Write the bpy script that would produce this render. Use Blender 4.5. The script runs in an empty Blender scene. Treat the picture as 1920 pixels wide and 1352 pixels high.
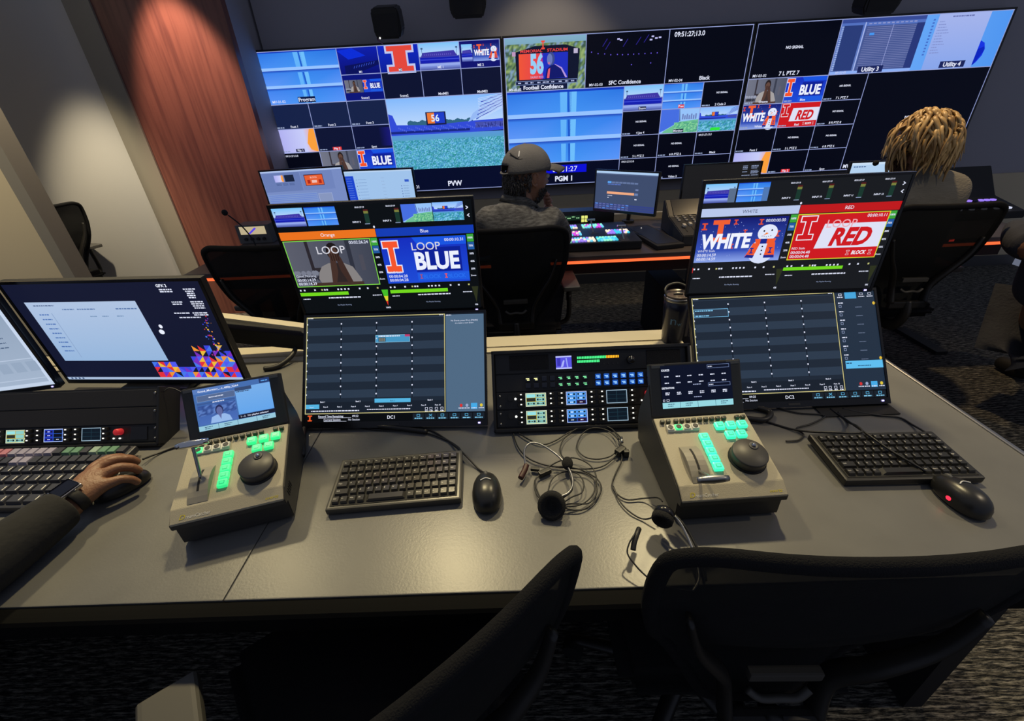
import bpy, bmesh, math, random
from mathutils import Vector, Matrix, Euler
random.seed(7)
scene = bpy.context.scene
COL = scene.collection
PI = math.pi

# ------------------------------------------------------------------ camera
def make_camera():
    f, pitch, roll, yaw = 826.93, .5237, -.0537, -.0225
    cy, sy = math.cos(yaw), math.sin(yaw)
    fwd = Vector((sy*math.cos(pitch), cy*math.cos(pitch), -math.sin(pitch)))
    right = Vector((cy, -sy, 0)); up = right.cross(fwd)
    c, s = math.cos(roll), math.sin(roll)
    r2 = right*c + up*s; u2 = up*c - right*s
    m = Matrix((r2, u2, -fwd)).transposed().to_4x4()
    m.translation = (0, 0, 1.46)
    cam = bpy.data.cameras.new('camera'); o = bpy.data.objects.new('camera', cam)
    cam.sensor_width = 36; cam.lens = f/1920*36; cam.clip_start = .02
    o.matrix_world = m; COL.objects.link(o); scene.camera = o
make_camera()
scene.view_settings.view_transform = 'Standard'
scene.view_settings.look = 'None'
scene.view_settings.exposure = 0.0
scene.view_settings.gamma = 1.0
scene.view_settings.use_curve_mapping = False

world = bpy.data.worlds.new('World'); scene.world = world; world.use_nodes = True
world.node_tree.nodes['Background'].inputs[0].default_value = (.56, .63, .86, 1)
world.node_tree.nodes['Background'].inputs[1].default_value = .23

def spot(loc, power, target, angle=100, blend=.6, color=(1, .8, .5), r=.04):
    l = bpy.data.lights.new('downlight_beam', 'SPOT'); l.energy = power; l.color = color
    l.spot_size = math.radians(angle); l.spot_blend = blend; l.shadow_soft_size = r
    o = bpy.data.objects.new('downlight_beam', l); o.location = loc
    d = Vector(target)-Vector(loc); o.rotation_euler = d.to_track_quat('-Z', 'Y').to_euler()
    COL.objects.link(o); return o
LAMPS = [(-1.55, 1.8), (-.47, 1.8), (.78, 1.8)]
for lx, ly in LAMPS:
    spot((lx, ly, 2.62), 115, (lx, ly-1.0, .7), 72, .95, (1, .82, .45), .07)
spot((1.75, 2.55, 2.62), 95, (1.75, 2.3, 1.2), 80, .6, (1, .72, .38))
spot((.1, 2.7, 2.62), 18, (.1, 2.3, 1.0), 85, .7, (1, .78, .5))
spot((.02, 1.95, 2.62), 60, (.02, 2.12, 0), 34, .9, (1, .84, .62), .05)
spot((-2.16, 3.11, 2.62), 150, (-2.16, 3.56, 1.55), 46, .55, (1, .64, .46), .04)
spot((-2.85, 2.90, 2.62), 230, (-3.10, 3.36, 0), 52, .7, (1, .85, .58), .05)
spot((-3.4, 1.7, 2.62), 90, (-3.5, 2.9, .9), 70, .8, (1, .85, .55), .05)
spot((2.3, .55, 2.62), 60, (1.9, .7, 0), 100, .8, (1, .82, .55))
spot((.3, 3.35, 2.62), 22, (.3, 3.9, .5), 80, .6, (1, .82, .5))

# ------------------------------------------------------------------ helpers
def S(r, g, b):
    f = lambda c: ((c/255+.055)/1.055)**2.4 if c > 10 else c/255/12.92
    return (f(r), f(g), f(b))
MATS = {}
def mat(name, col, rough=.5, metal=0, spec=.5, emit=None, es=1, bump=None, noise=None, coat=0, sheen=0):
    if name in MATS: return MATS[name]
    m = bpy.data.materials.new(name); m.use_nodes = True
    nt = m.node_tree; b = nt.nodes['Principled BSDF']
    b.inputs['Base Color'].default_value = (*col, 1); b.inputs['Roughness'].default_value = rough
    b.inputs['Metallic'].default_value = metal; b.inputs['Specular IOR Level'].default_value = spec
    b.inputs['Coat Weight'].default_value = coat
    if emit: b.inputs['Emission Color'].default_value = (*emit, 1); b.inputs['Emission Strength'].default_value = es
    if bump or noise:
        tc = nt.nodes.new('ShaderNodeTexCoord'); mp = nt.nodes.new('ShaderNodeMapping')
        nt.links.new(tc.outputs['Object'], mp.inputs[0])
    if bump:   # (scale, strength, (sx,sy,sz))
        n = nt.nodes.new('ShaderNodeTexNoise'); n.inputs['Scale'].default_value = bump[0]; n.inputs['Detail'].default_value = 4
        if len(bump) > 2: mp.inputs['Scale'].default_value = bump[2]
        bm = nt.nodes.new('ShaderNodeBump'); bm.inputs['Strength'].default_value = bump[1]; bm.inputs['Distance'].default_value = .004
        nt.links.new(mp.outputs[0], n.inputs[0]); nt.links.new(n.outputs[0], bm.inputs['Height']); nt.links.new(bm.outputs[0], b.inputs['Normal'])
    if noise:  # (scale, col2, (sx,sy,sz), lo, hi)
        mp2 = nt.nodes.new('ShaderNodeMapping'); nt.links.new(tc.outputs['Object'], mp2.inputs[0])
        mp2.inputs['Scale'].default_value = noise[2]
        n = nt.nodes.new('ShaderNodeTexNoise'); n.inputs['Scale'].default_value = noise[0]; n.inputs['Detail'].default_value = 6
        r = nt.nodes.new('ShaderNodeValToRGB'); r.color_ramp.elements[0].position = noise[3]; r.color_ramp.elements[1].position = noise[4]
        r.color_ramp.elements[0].color = (*col, 1); r.color_ramp.elements[1].color = (*noise[1], 1)
        nt.links.new(mp2.outputs[0], n.inputs[0]); nt.links.new(n.outputs[0], r.inputs[0]); nt.links.new(r.outputs[0], b.inputs['Base Color'])
    MATS[name] = m; return m

BLK = mat('black_plastic', (.012, .012, .013), .45)
BLKM = mat('matte_black', (.008, .008, .009), .7)
BLKG = mat('gloss_black', (.01, .01, .012), .2)
DKG = mat('dark_grey_plastic', (.035, .034, .033), .5)
GRYP = mat('grey_plastic', (.10, .10, .10), .5)
def mesh_fabric():
    m = mat('chair_mesh', (.010, .011, .012), .8, bump=(900, .5), spec=.25); nt = m.node_tree
    out = nt.nodes['Material Output']; b = nt.nodes['Principled BSDF']; tr = nt.nodes.new('ShaderNodeBsdfTransparent'); mx = nt.nodes.new('ShaderNodeMixShader')
    mx.inputs[0].default_value = .15   # open weave: part of each of the two layers is holes
    nt.links.new(b.outputs[0], mx.inputs[1]); nt.links.new(tr.outputs[0], mx.inputs[2]); nt.links.new(mx.outputs[0], out.inputs[0]); return m
MESHM = mesh_fabric()
FABR = mat('black_fabric', (.010, .010, .011), .9, bump=(500, .6), spec=.2)
CHROME = mat('chrome', (.75, .75, .75), .15, 1)
STEEL = mat('steel', (.4, .4, .4), .35, 1)
CREAM = mat('cream_metal', (.62, .56, .42), .45, spec=.4)
ORNG = mat('orange_strip', (.8, .2, .05), .5, emit=(1, .13, .035), es=1.3)
GREEN = mat('green_lit_acrylic', (.1, .6, .3), .3, emit=S(40, 225, 130), es=1.0)
CYAN = mat('teal_lit_acrylic', (.1, .6, .4), .3, emit=S(50, 245, 190), es=1.0)
WHITEB = mat('clear_acrylic_button', (.75, .75, .68), .25)
LEDW = mat('white_led', (.8, .8, .8), .4, emit=(.9, .9, .85), es=1.1)
LEDB = mat('violet_led', (.3, .3, .8), .4, emit=(.45, .4, 1), es=2.5)
REDB = mat('red_plastic', (.45, .03, .03), .4, emit=(.25, .01, .015), es=1)
REDL = mat('red_led', (.8, .02, .05), .4, emit=(1, .02, .05), es=2)
WHITEP = mat('white_print', (.75, .75, .72), .5)
YELP = mat('yellow_print', (.65, .55, .05), .5)
BEIGE = mat('beige_deck', (.43, .39, .29), .55, bump=(600, .15))
def glow_mat(name, sampling):
    m = bpy.data.materials.new(name); m.use_nodes = True; nt = m.node_tree; b = nt.nodes['Principled BSDF']
    a = nt.nodes.new('ShaderNodeAttribute'); a.attribute_name = 'Col'
    b.inputs['Base Color'].default_value = (.004, .004, .005, 1); b.inputs['Roughness'].default_value = .35
    b.inputs['Specular IOR Level'].default_value = .12
    nt.links.new(a.outputs['Color'], b.inputs['Emission Color']); b.inputs['Emission Strength'].default_value = 1
    try: m.cycles.emission_sampling = sampling
    except Exception: pass
    return m
GLOW = glow_mat('screen_picture', 'AUTO'); GLOWD = glow_mat('screen_picture_detail', 'NONE')

def link(o): COL.objects.link(o); return o
def thing(name, label, cat, loc=(0, 0, 0), rot=(0, 0, 0), group=None):
    o = link(bpy.data.objects.new(name, None)); o.location = loc; o.rotation_euler = rot; o.empty_display_size = .05
    o['label'] = label; o['category'] = cat
    if group: o['group'] = group
    return o
def tag(o, label, cat, group=None, kind=None):
    o['label'] = label; o['category'] = cat
    if group: o['group'] = group
    if kind: o['kind'] = kind
    return o
def copy_tree(o, parent=None, kids=None):
    if kids is None:
        kids = {}
        for q in bpy.data.objects:
            if q.parent: kids.setdefault(q.parent.name, []).append(q)
    c = o.copy(); COL.objects.link(c)
    if parent: c.parent = parent
    for ch in kids.get(o.name, []): copy_tree(ch, c, kids)
    return c

class MB:
    """collects shapes into one mesh"""
    def __init__(s): s.v = []; s.f = []; s.m = []; s.mats = []; s.sm = []
    def mi(s, m):
        if m not in s.mats: s.mats.append(m)
        return s.mats.index(m)
    def add(s, vs, fs, m, smooth=False, M=None):
        n = len(s.v); s.v += [tuple(M @ Vector(v)) if M else tuple(v) for v in vs]
        k = s.mi(m)
        for f in fs: s.f.append([i+n for i in f]); s.m.append(k); s.sm.append(smooth)
        return s
    def addbm(s, bm, m, smooth=False, M=None):
        bm.verts.index_update()
        s.add([v.co[:] for v in bm.verts], [[v.index for v in f.verts] for f in bm.faces], m, smooth, M); bm.free(); return s
    def box(s, c, d, m, bev=0, M=None, rot=None, seg=2):
        bm = bmesh.new(); bmesh.ops.create_cube(bm, size=1)
        for v in bm.verts: v.co = Vector((v.co.x*d[0], v.co.y*d[1], v.co.z*d[2]))
        if bev: bmesh.ops.bevel(bm, geom=bm.edges[:], offset=bev, segments=seg, affect='EDGES', profile=.7)
        T = Matrix.Translation(c)
        if rot: T = T @ Euler(rot).to_matrix().to_4x4()
        if M: T = M @ T
        return s.addbm(bm, m, False, T)
    def cyl(s, a, b, r, m, r2=None, n=20, cap=True):
        a = Vector(a); b = Vector(b); r2 = r if r2 is None else r2
        q = (b-a).to_track_quat('Z', 'Y'); L = (b-a).length
        vs = []; 
        for z, rr in ((0, r), (L, r2)):
            for i in range(n): t = 2*PI*i/n; vs.append(a+q @ Vector((rr*math.cos(t), rr*math.sin(t), z)))
        fs = [[i, (i+1) % n, n+(i+1) % n, n+i] for i in range(n)]
        s.add(vs, fs, m, True)
        if cap: s.add(vs, [list(range(n))[::-1], list(range(n, 2*n))], m)
        return s
    def lathe(s, prof, m, n=28, M=None, smooth=True):
        vs = []; fs = []
        for r, z in prof:
            for i in range(n): t = 2*PI*i/n; vs.append((r*math.cos(t), r*math.sin(t), z))
        for j in range(len(prof)-1):
            for i in range(n): fs.append([j*n+i, j*n+(i+1) % n, (j+1)*n+(i+1) % n, (j+1)*n+i])
        fs.append(list(range(n))[::-1]); fs.append([(len(prof)-1)*n+i for i in range(n)])
        return s.add(vs, fs, m, smooth, M)
    def tube(s, pts, r, m, n=8, sub=6, closed=False, rr=None, M=None, flat=1):
        P = catmull([Vector(p) for p in pts], sub, closed)
        N = len(P); vs = []; fs = []; up = None
        for i, p in enumerate(P):
            t = (P[(i+1) % N]-P[i-1]) if closed else (P[min(i+1, N-1)]-P[max(i-1, 0)])
            t.normalize()
            if up is None:
                up = Vector((0, 0, 1)) if abs(t.z) < .9 else Vector((1, 0, 0))
            up = (up-t*up.dot(t)).normalized(); sd = t.cross(up)
            ra = r if rr is None else rr(i/(N-1))
            for k in range(n): a = 2*PI*k/n; vs.append(p+sd*ra*math.cos(a)+up*ra*flat*math.sin(a))
        for i in range(N if closed else N-1):
            for k in range(n):
                j = (i+1) % N; fs.append([i*n+k, i*n+(k+1) % n, j*n+(k+1) % n, j*n+k])
        if not closed: fs.append(list(range(n))[::-1]); fs.append([(N-1)*n+k for k in range(n)])
        return s.add(vs, fs, m, True, M)
    def prism(s, poly, y0, y1, m, axis='Y', bev=0, M=None):
        """poly (a,b) extruded; axis Y: (x,z); X: (y,z); Z: (x,y)"""
        mk = {'Y': lambda p, t: (p[0], t, p[1]), 'X': lambda p, t: (t, p[0], p[1]), 'Z': lambda p, t: (p[0], p[1], t)}[axis]
        n = len(poly); bm = bmesh.new()
        A = [bm.verts.new(mk(p, y0)) for p in poly]; B = [bm.verts.new(mk(p, y1)) for p in poly]
        bm.faces.new(A[::-1]); bm.faces.new(B)
        for i in range(n): bm.faces.new([A[i], A[(i+1) % n], B[(i+1) % n], B[i]])
        bmesh.ops.recalc_face_normals(bm, faces=bm.faces[:])
        if bev: bmesh.ops.bevel(bm, geom=bm.edges[:], offset=bev, segments=2, affect='EDGES')
        return s.addbm(bm, m, False, M)
    def sphere(s, c, r, m, seg=16, M=None):
        if not hasattr(r, '__len__'): r = (r, r, r)
        bm = bmesh.new(); bmesh.ops.create_uvsphere(bm, u_segments=seg, v_segments=max(6, seg//2), radius=1)
        for v in bm.verts: v.co = Vector((v.co.x*r[0]+c[0], v.co.y*r[1]+c[1], v.co.z*r[2]+c[2]))
        return s.addbm(bm, m, True, M)
    def build(s, name, parent=None):
        me = bpy.data.meshes.new(name); me.from_pydata(s.v, [], s.f)
        for m in s.mats: me.materials.append(m)
        me.polygons.foreach_set('material_index', s.m); me.polygons.foreach_set('use_smooth', s.sm)
        me.validate(); me.update()
        o = link(bpy.data.objects.new(name, me))
        if parent: o.parent = parent
        return o
def catmull(P, sub, closed=False):
    if sub <= 1 or len(P) < 3: return P
    out = []; n = len(P)
    for i in range(n if closed else n-1):
        g = (lambda k: P[k % n]) if closed else (lambda k: P[max(0, min(n-1, k))])
        a, b, c, d = g(i-1), g(i), g(i+1), g(i+2)
        for k in range(sub):
            t = k/sub
            out.append(.5*((2*b)+(c-a)*t+(2*a-5*b+4*c-d)*t*t+(3*b-a-3*c+d)*t**3))
    if not closed: out.append(P[-1])
    return out
def struct(o, kind='structure'): o['kind'] = kind; return o

# ---- text
_glyph = {}
def glyphs(s, bold=0.0, shear=0.0):
    k = (s, bold, shear)
    if k not in _glyph:
        c = bpy.data.curves.new('t', 'FONT'); c.body = s; c.align_x = 'LEFT'; c.resolution_u = 3; c.offset = bold; c.shear = shear
        o = bpy.data.objects.new('t', c); me = o.to_mesh()
        vs = [(v.co.x, v.co.y) for v in me.vertices]; fs = [list(p.vertices) for p in me.polygons]
        o.to_mesh_clear(); bpy.data.objects.remove(o); bpy.data.curves.remove(c)
        w = (max(v[0] for v in vs) if vs else 0); x0 = (min(v[0] for v in vs) if vs else 0)
        _glyph[k] = (vs, fs, x0, w)
    return _glyph[k]

class Canvas:
    """a picture shown on a flat screen: built in the local XZ plane facing -Y; author units W x H, y down"""
    def __init__(s, w, h, W, H, eps=.00012):
        s.w, s.h, s.W, s.H, s.eps = w, h, W, H, eps; s.v = []; s.f = []; s.c = []; s.m = []; s.t = (1, 0, 0, 1, 0, 0)
    def at(s, x0, y0, x1, y1, W, H):
        """sub-canvas mapping"""
        q = Canvas(s.w, s.h, s.W, s.H, s.eps); q.v, q.f, q.c, q.m = s.v, s.f, s.c, s.m
        q.W2, q.H2 = W, H; a, b, c_, d = s.map(x0, y0)+s.map(x1, y1)
        q.t = ((c_-a)/W, (d-b)/H, a, b, 0, 0); q.sub = True; return q
    def map(s, x, y):
        if getattr(s, 'sub', False): return (s.t[2]+x*s.t[0], s.t[3]+y*s.t[1])
        return (x, y)
    def poly(s, pts, col, l=1, det=0):
        n = len(s.v); A = 0; q = [s.map(*p) for p in pts]
        for i in range(len(q)): x1, y1 = q[i-1]; x2, y2 = q[i]; A += x1*y2-x2*y1
        cs = list(col) if hasattr(col[0], '__len__') else [col]*len(q)
        if A > 0: q = q[::-1]; cs = cs[::-1]
        for x, y in q: s.v.append(((x/s.W-.5)*s.w, -l*s.eps, (1-y/s.H)*s.h))
        s.f.append(list(range(n, n+len(q)))); s.c += cs; s.m.append(det)
    def rect(s, x0, y0, x1, y1, col, l=1, det=0): s.poly([(x0, y0), (x1, y0), (x1, y1), (x0, y1)], col, l, det)
    def grad(s, x0, y0, x1, y1, ct, cb, l=1, det=0): s.poly([(x0, y0), (x1, y0), (x1, y1), (x0, y1)], [ct, ct, cb, cb], l, det)
    def hgrad(s, x0, y0, x1, y1, ca, cb, l=1): s.poly([(x0, y0), (x1, y0), (x1, y1), (x0, y1)], [ca, cb, cb, ca], l)
    def frame(s, x0, y0, x1, y1, t, col, l=2, ty=None):
        ty = t if ty is None else ty
        s.rect(x0, y0, x1, y0+ty, col, l, 1); s.rect(x0, y1-ty, x1, y1, col, l, 1)
        s.rect(x0, y0, x0+t, y1, col, l, 1); s.rect(x1-t, y0, x1, y1, col, l, 1)
    def disc(s, x, y, rx, ry, col, l=2, n=14, a0=0, a1=2*PI): s.poly([(x+rx*math.cos(a0+(a1-a0)*i/n), y+ry*math.sin(a0+(a1-a0)*i/n)) for i in range(n)], col, l, 1)
    def text(s, st, x, y, h, col, l=4, align='C', sx=1, bold=0, shear=0, width=None):
        """y = baseline; h = cap height"""
        vs, fs, x0, w = glyphs(st, bold, shear)
        k = h/.69
        asp = (s.map(1, 0)[0]-s.map(0, 0)[0])/(s.map(0, 1)[1]-s.map(0, 0)[1]) * (s.w/s.W)/(s.h/s.H)
        kx = k*sx/asp
        if width: kx = width/(w-x0)
        off = {'L': -x0, 'C': -(x0+w)/2, 'R': -w}[align]
        n = len(s.v)
        for a, b in vs:
            X, Y = s.map(x+(a+off)*kx, y-b*k); s.v.append(((X/s.W-.5)*s.w, -l*s.eps, (1-Y/s.H)*s.h)); s.c.append(col)
        for f in fs: s.f.append([i+n for i in f]); s.m.append(1)
    def dash(s, x, y, w, h, col, l=3, seed=None):
        """a line of writing too small to read"""
        rnd = random.Random(int(x*13+y*7)); cx = x
        while cx < x+w:
            k = min(rnd.uniform(.8, 3.2)*h, x+w-cx); s.rect(cx, y, cx+k, y+h, col, l, 1); cx += k+.5*h
    def noise(s, x0, y0, x1, y1, nx, ny, cols, l=1, seed=1, jit=0):
        rnd = random.Random(seed); dx = (x1-x0)/nx; dy = (y1-y0)/ny
        g = [[rnd.choice(cols) for _ in range(nx+1)] for _ in range(ny+1)]
        for j in range(ny):
            for i in range(nx):
                s.poly([(x0+i*dx, y0+j*dy), (x0+(i+1)*dx, y0+j*dy), (x0+(i+1)*dx, y0+(j+1)*dy), (x0+i*dx, y0+(j+1)*dy)], [g[j][i], g[j][i+1], g[j+1][i+1], g[j+1][i]], l, 1)
    def build(s, name, parent, y=0):
        me = bpy.data.meshes.new(name); me.from_pydata(s.v, [], s.f)
        me.materials.append(GLOW); me.materials.append(GLOWD); me.polygons.foreach_set('material_index', s.m)
        a = me.color_attributes.new('Col', 'FLOAT_COLOR', 'POINT')
        fl = []
        for c in s.c: fl += [c[0], c[1], c[2], 1]
        a.data.foreach_set('color', fl); me.update()
        o = link(bpy.data.objects.new(name, me)); o.location = (0, y, 0)
        if parent: o.parent = parent
        return o
W_ = S(235, 240, 255); TXT = S(225, 230, 250); DIM = S(150, 165, 200); LINE = S(150, 162, 215); BK = S(4, 6, 20)

# ---- picture motifs (each fills 0..160 x 0..90 of a sub-canvas)
def p_metal(c, x0, y0, x1, y1, l=1, dim=1.0):
    q = c.at(x0, y0, x1, y1, 160, 90); K = lambda r, g, b: tuple(v*dim for v in S(r, g, b))
    ys = [0, 32, 62, 90]
    for i in range(3):
        a = ys[i]; b = ys[i+1]
        A, B = [(K(40, 115, 225), K(75, 145, 245)), (K(55, 125, 235), K(100, 155, 250)), (K(65, 130, 238), K(90, 150, 250))][i]
        q.poly([(0, a), (80, a), (80, b), (0, b)], [A, K(50, 130, 235), K(70, 150, 245), B], l)
        q.poly([(80, a), (160, a), (160, b), (80, b)], [K(50, 130, 235), A, B, K(70, 150, 245)], l)
    for x, w, cc in ((78, 5, K(100, 180, 250)), (86, 3, K(30, 90, 205)), (91, 5, K(110, 190, 252))):
        q.poly([(x-w, 0), (x+w, 0), (x+w-1, 90), (x-w+3, 90)], cc, l+.6)
    for y in (32, 62):
        q.rect(0, y-5, 160, y, K(150, 195, 255), l+1); q.grad(0, y, 160, y+4, K(25, 60, 180), K(60, 130, 235), l+1)
    q.rect(0, 0, 160, 3, K(20, 60, 190), l+1)
def p_stands(c, x0, y0, x1, y1, l=1, dim=1.0):
    q = c.at(x0, y0, x1, y1, 160, 90); K = lambda r, g, b: tuple(v*dim for v in S(r, g, b))
    q.grad(0, 0, 160, 45, K(120, 195, 250), K(190, 215, 250), l)
    q.rect(0, 42, 160, 90, K(70, 80, 180), l)
    q.poly([(14, 32), (138, 28), (150, 46), (6, 48)], K(62, 55, 165), l+1)
    q.rect(4, 48, 156, 66, K(20, 30, 175), l+1); q.rect(0, 54, 160, 57, K(60, 75, 215), l+1.5)
    q.rect(0, 68, 160, 76, K(150, 170, 235), l+1); q.grad(0, 76, 160, 90, K(130, 150, 225), K(60, 70, 150), l+1)
    for x in (12, 148): q.rect(x, 18, x+1.5, 45, K(60, 90, 150), l+1, 1); q.rect(x-3, 16, x+5, 21, K(60, 90, 130), l+1, 1)
    for i in range(14): q.rect(20+i*8, 37, 22+i*8, 42, K(110, 100, 205), l+2, 1)
def p_field(c, x0, y0, x1, y1, l=1, nx=70, ny=26, dim=1.0):
    q = c.at(x0, y0, x1, y1, 160, 90); K = lambda r, g, b: tuple(v*dim for v in S(r, g, b))
    q.grad(0, 0, 160, 40, K(130, 185, 252), K(195, 220, 252), l)
    for i in range(16):
        x = 30+i*5.5; q.disc(x, 31+(i % 3), 5, 4, K(50, 100, 130), l+1, 8)
    q.poly([(0, 18), (6, 20), (10, 32), (60, 34), (120, 31), (160, 30), (160, 44), (0, 48)], K(50, 75, 215), l+2)
    q.poly([(110, 33), (160, 12), (160, 2), (132, 14), (118, 22)], K(150, 185, 245), l+2)
    for i in range(5): q.poly([(122+i*2, 30-i*5), (160, 14-i*3.2), (160, 12.6-i*3.2), (122+i*2, 28.6-i*5)], K(50, 80, 190), l+3, 1)
    q.rect(120, 33, 160, 40, K(70, 80, 170), l+3)
    q.rect(0, 40, 112, 43, K(25, 40, 130), l+3)
    q.rect(52, 18, 80, 34, K(25, 30, 70), l+4); q.rect(54, 19, 64, 32, K(235, 120, 50), l+5); q.rect(64, 19, 78, 32, K(30, 60, 200), l+5)
    if ny > 20:
        q.text('56', 65, 29.5, 8, K(220, 240, 255), l+6, bold=.02)
    q.rect(0, 45, 160, 90, K(95, 160, 205), l+3)
    if ny > 20:
        nx, ny = 130, 46; rnd = random.Random(2)
        for i in range(60): q.rect(12+i*2.4, 35+(i % 5), 13+i*2.4, 37+(i % 5), K(90, 110, 225), l+3.5, 1)
        for i in range(34): x = 122+rnd.random()*36; q.rect(x, 33+rnd.random()*5, x+.8, 38+rnd.random()*2, K(40, 50, 130), l+3.6, 1)
        for i in range(14): q.poly([(126, 30-i*1.9), (160, 17-i*1.25), (160, 16.4-i*1.25), (126, 29.5-i*1.9)], K(205, 222, 252), l+3.2, 1)
    cs = [K(60, 140, 190), K(100, 185, 225), K(130, 205, 240), K(50, 130, 150), K(70, 165, 180), K(90, 170, 215), K(45, 150, 140)]
    q.noise(0, 50, 160, 90, nx, ny, cs, l+4, 3)
    q.grad(0, 45, 160, 52, K(90, 150, 220), K(85, 160, 200), l+4.5)
def p_corner(c, x0, y0, x1, y1, l=1, dim=1.0):
    q = c.at(x0, y0, x1, y1, 160, 90); K = lambda r, g, b: tuple(v*dim for v in S(r, g, b))
    q.rect(0, 0, 160, 90, K(150, 195, 250), l); q.poly([(0, 0), (75, 0), (80, 48), (20, 78), (0, 85)], K(70, 110, 225), l+1)
    q.poly([(76, 0), (78, 0), (84, 45), (81, 46)], K(40, 60, 120), l+1.5)
    for i in range(7): q.rect(90+i*9, 20+(i % 2)*5, 96+i*9, 40, K(110, 130, 190), l+1.5, 1)
    q.poly([(20, 80), (82, 48), (160, 42), (160, 90), (10, 90)], K(110, 190, 150), l+2)
    q.noise(60, 50, 160, 90, 26, 12, [K(90, 180, 130), K(140, 215, 160), K(80, 160, 140)], l+3, 5)
def p_actor(c, x0, y0, x1, y1, l=1, dim=1.0):
    q = c.at(x0, y0, x1, y1, 160, 90); K = lambda r, g, b: tuple(v*dim for v in S(r, g, b))
    q.hgrad(0, 0, 160, 90, K(115, 118, 135), K(80, 86, 105), l)
    q.rect(38, 0, 44, 58, K(55, 50, 58), l+1); q.rect(44, 52, 78, 60, K(60, 55, 62), l+1); q.rect(112, 0, 120, 90, K(60, 64, 80), l+1); q.rect(132, 30, 140, 60, K(95, 95, 110), l+1)
    for i in range(12): q.disc(6+(i*17) % 44, 62+(i*11) % 22, 5, 5, K(50, 52, 66) if i % 2 else K(150, 155, 175), l+2, 8)
    q.poly([(50, 62), (58, 50), (72, 44), (100, 44), (116, 52), (128, 78), (124, 90), (52, 90), (46, 74)], K(165, 160, 160), l+3)
    q.poly([(74, 60), (80, 44), (96, 44), (104, 70), (98, 90), (76, 90)], K(60, 48, 48), l+4)
    q.disc(86, 22, 12, 17, K(38, 30, 32), l+5); q.disc(86, 27, 9.5, 14, K(98, 70, 60), l+6)
    q.poly([(78, 32), (84, 26), (88, 32), (86, 62), (78, 84), (70, 84), (74, 58)], K(88, 62, 54), l+7)
    q.poly([(88, 30), (94, 26), (98, 34), (110, 82), (101, 84), (92, 60)], K(80, 56, 50), l+7)
    for i in range(4): q.rect(80+i*4.2, 26, 82+i*4.2, 40, K(60, 40, 36), l+8, 1)
    q.rect(30, 82, 130, 90, K(85, 62, 54), l+6)
def iblock(q, x, y, w, h, col, out=None, l=3, t=.34):
    def pl(x, y, w, h, g):
        s = h*.2+g; b = w*t/2
        return [(x-w/2-g, y-g), (x+w/2+g, y-g), (x+w/2+g, y+s), (x+b+g, y+s), (x+b+g, y+h-s), (x+w/2+g, y+h-s), (x+w/2+g, y+h+g), (x-w/2-g, y+h+g), (x-w/2-g, y+h-s), (x-b-g, y+h-s), (x-b-g, y+s), (x-w/2-g, y+s)]
    for g, cc, ll in (((max(w*.07, .4)), out, l), (0, col, l+1)):
        if cc is None: continue
        p = pl(x, y, w, h, g)
        q.poly([p[0], p[1], p[2], p[11]], cc, ll, 1); q.poly([p[10], p[3], p[4], p[9]], cc, ll, 1); q.poly([p[8], p[5], p[6], p[7]], cc, ll, 1)
def p_blue(c, x0, y0, x1, y1, l=1, big=0):
    q = c.at(x0, y0, x1, y1, 160, 90)
    q.grad(0, 0, 160, 90, S(20, 45, 190), S(30, 75, 215), l)
    q.poly([(60, 0), (160, 0), (160, 16), (70, 16)], S(25, 85, 225), l+1); q.poly([(66, 20), (148, 20), (148, 68), (60, 68)], S(12, 32, 150), l+1)
    q.rect(60, 70, 160, 86, S(30, 90, 225), l+1)
    iblock(q, 18, 6, 28, 60, S(245, 85, 45), S(230, 235, 255), l+2)
    q.text('BLUE', 102, 62, 32, S(235, 240, 255), l+4, bold=.04, width=84)
    if big:
        for i, xx in enumerate((88, 136)):
            q.text('BLOCK', xx, 82, 8, S(40, 110, 240), l+3, bold=.02, width=34); iblock(q, xx-21, 73, 5, 9, S(245, 85, 45) if i else S(160, 80, 120), None, l+3)
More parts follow.
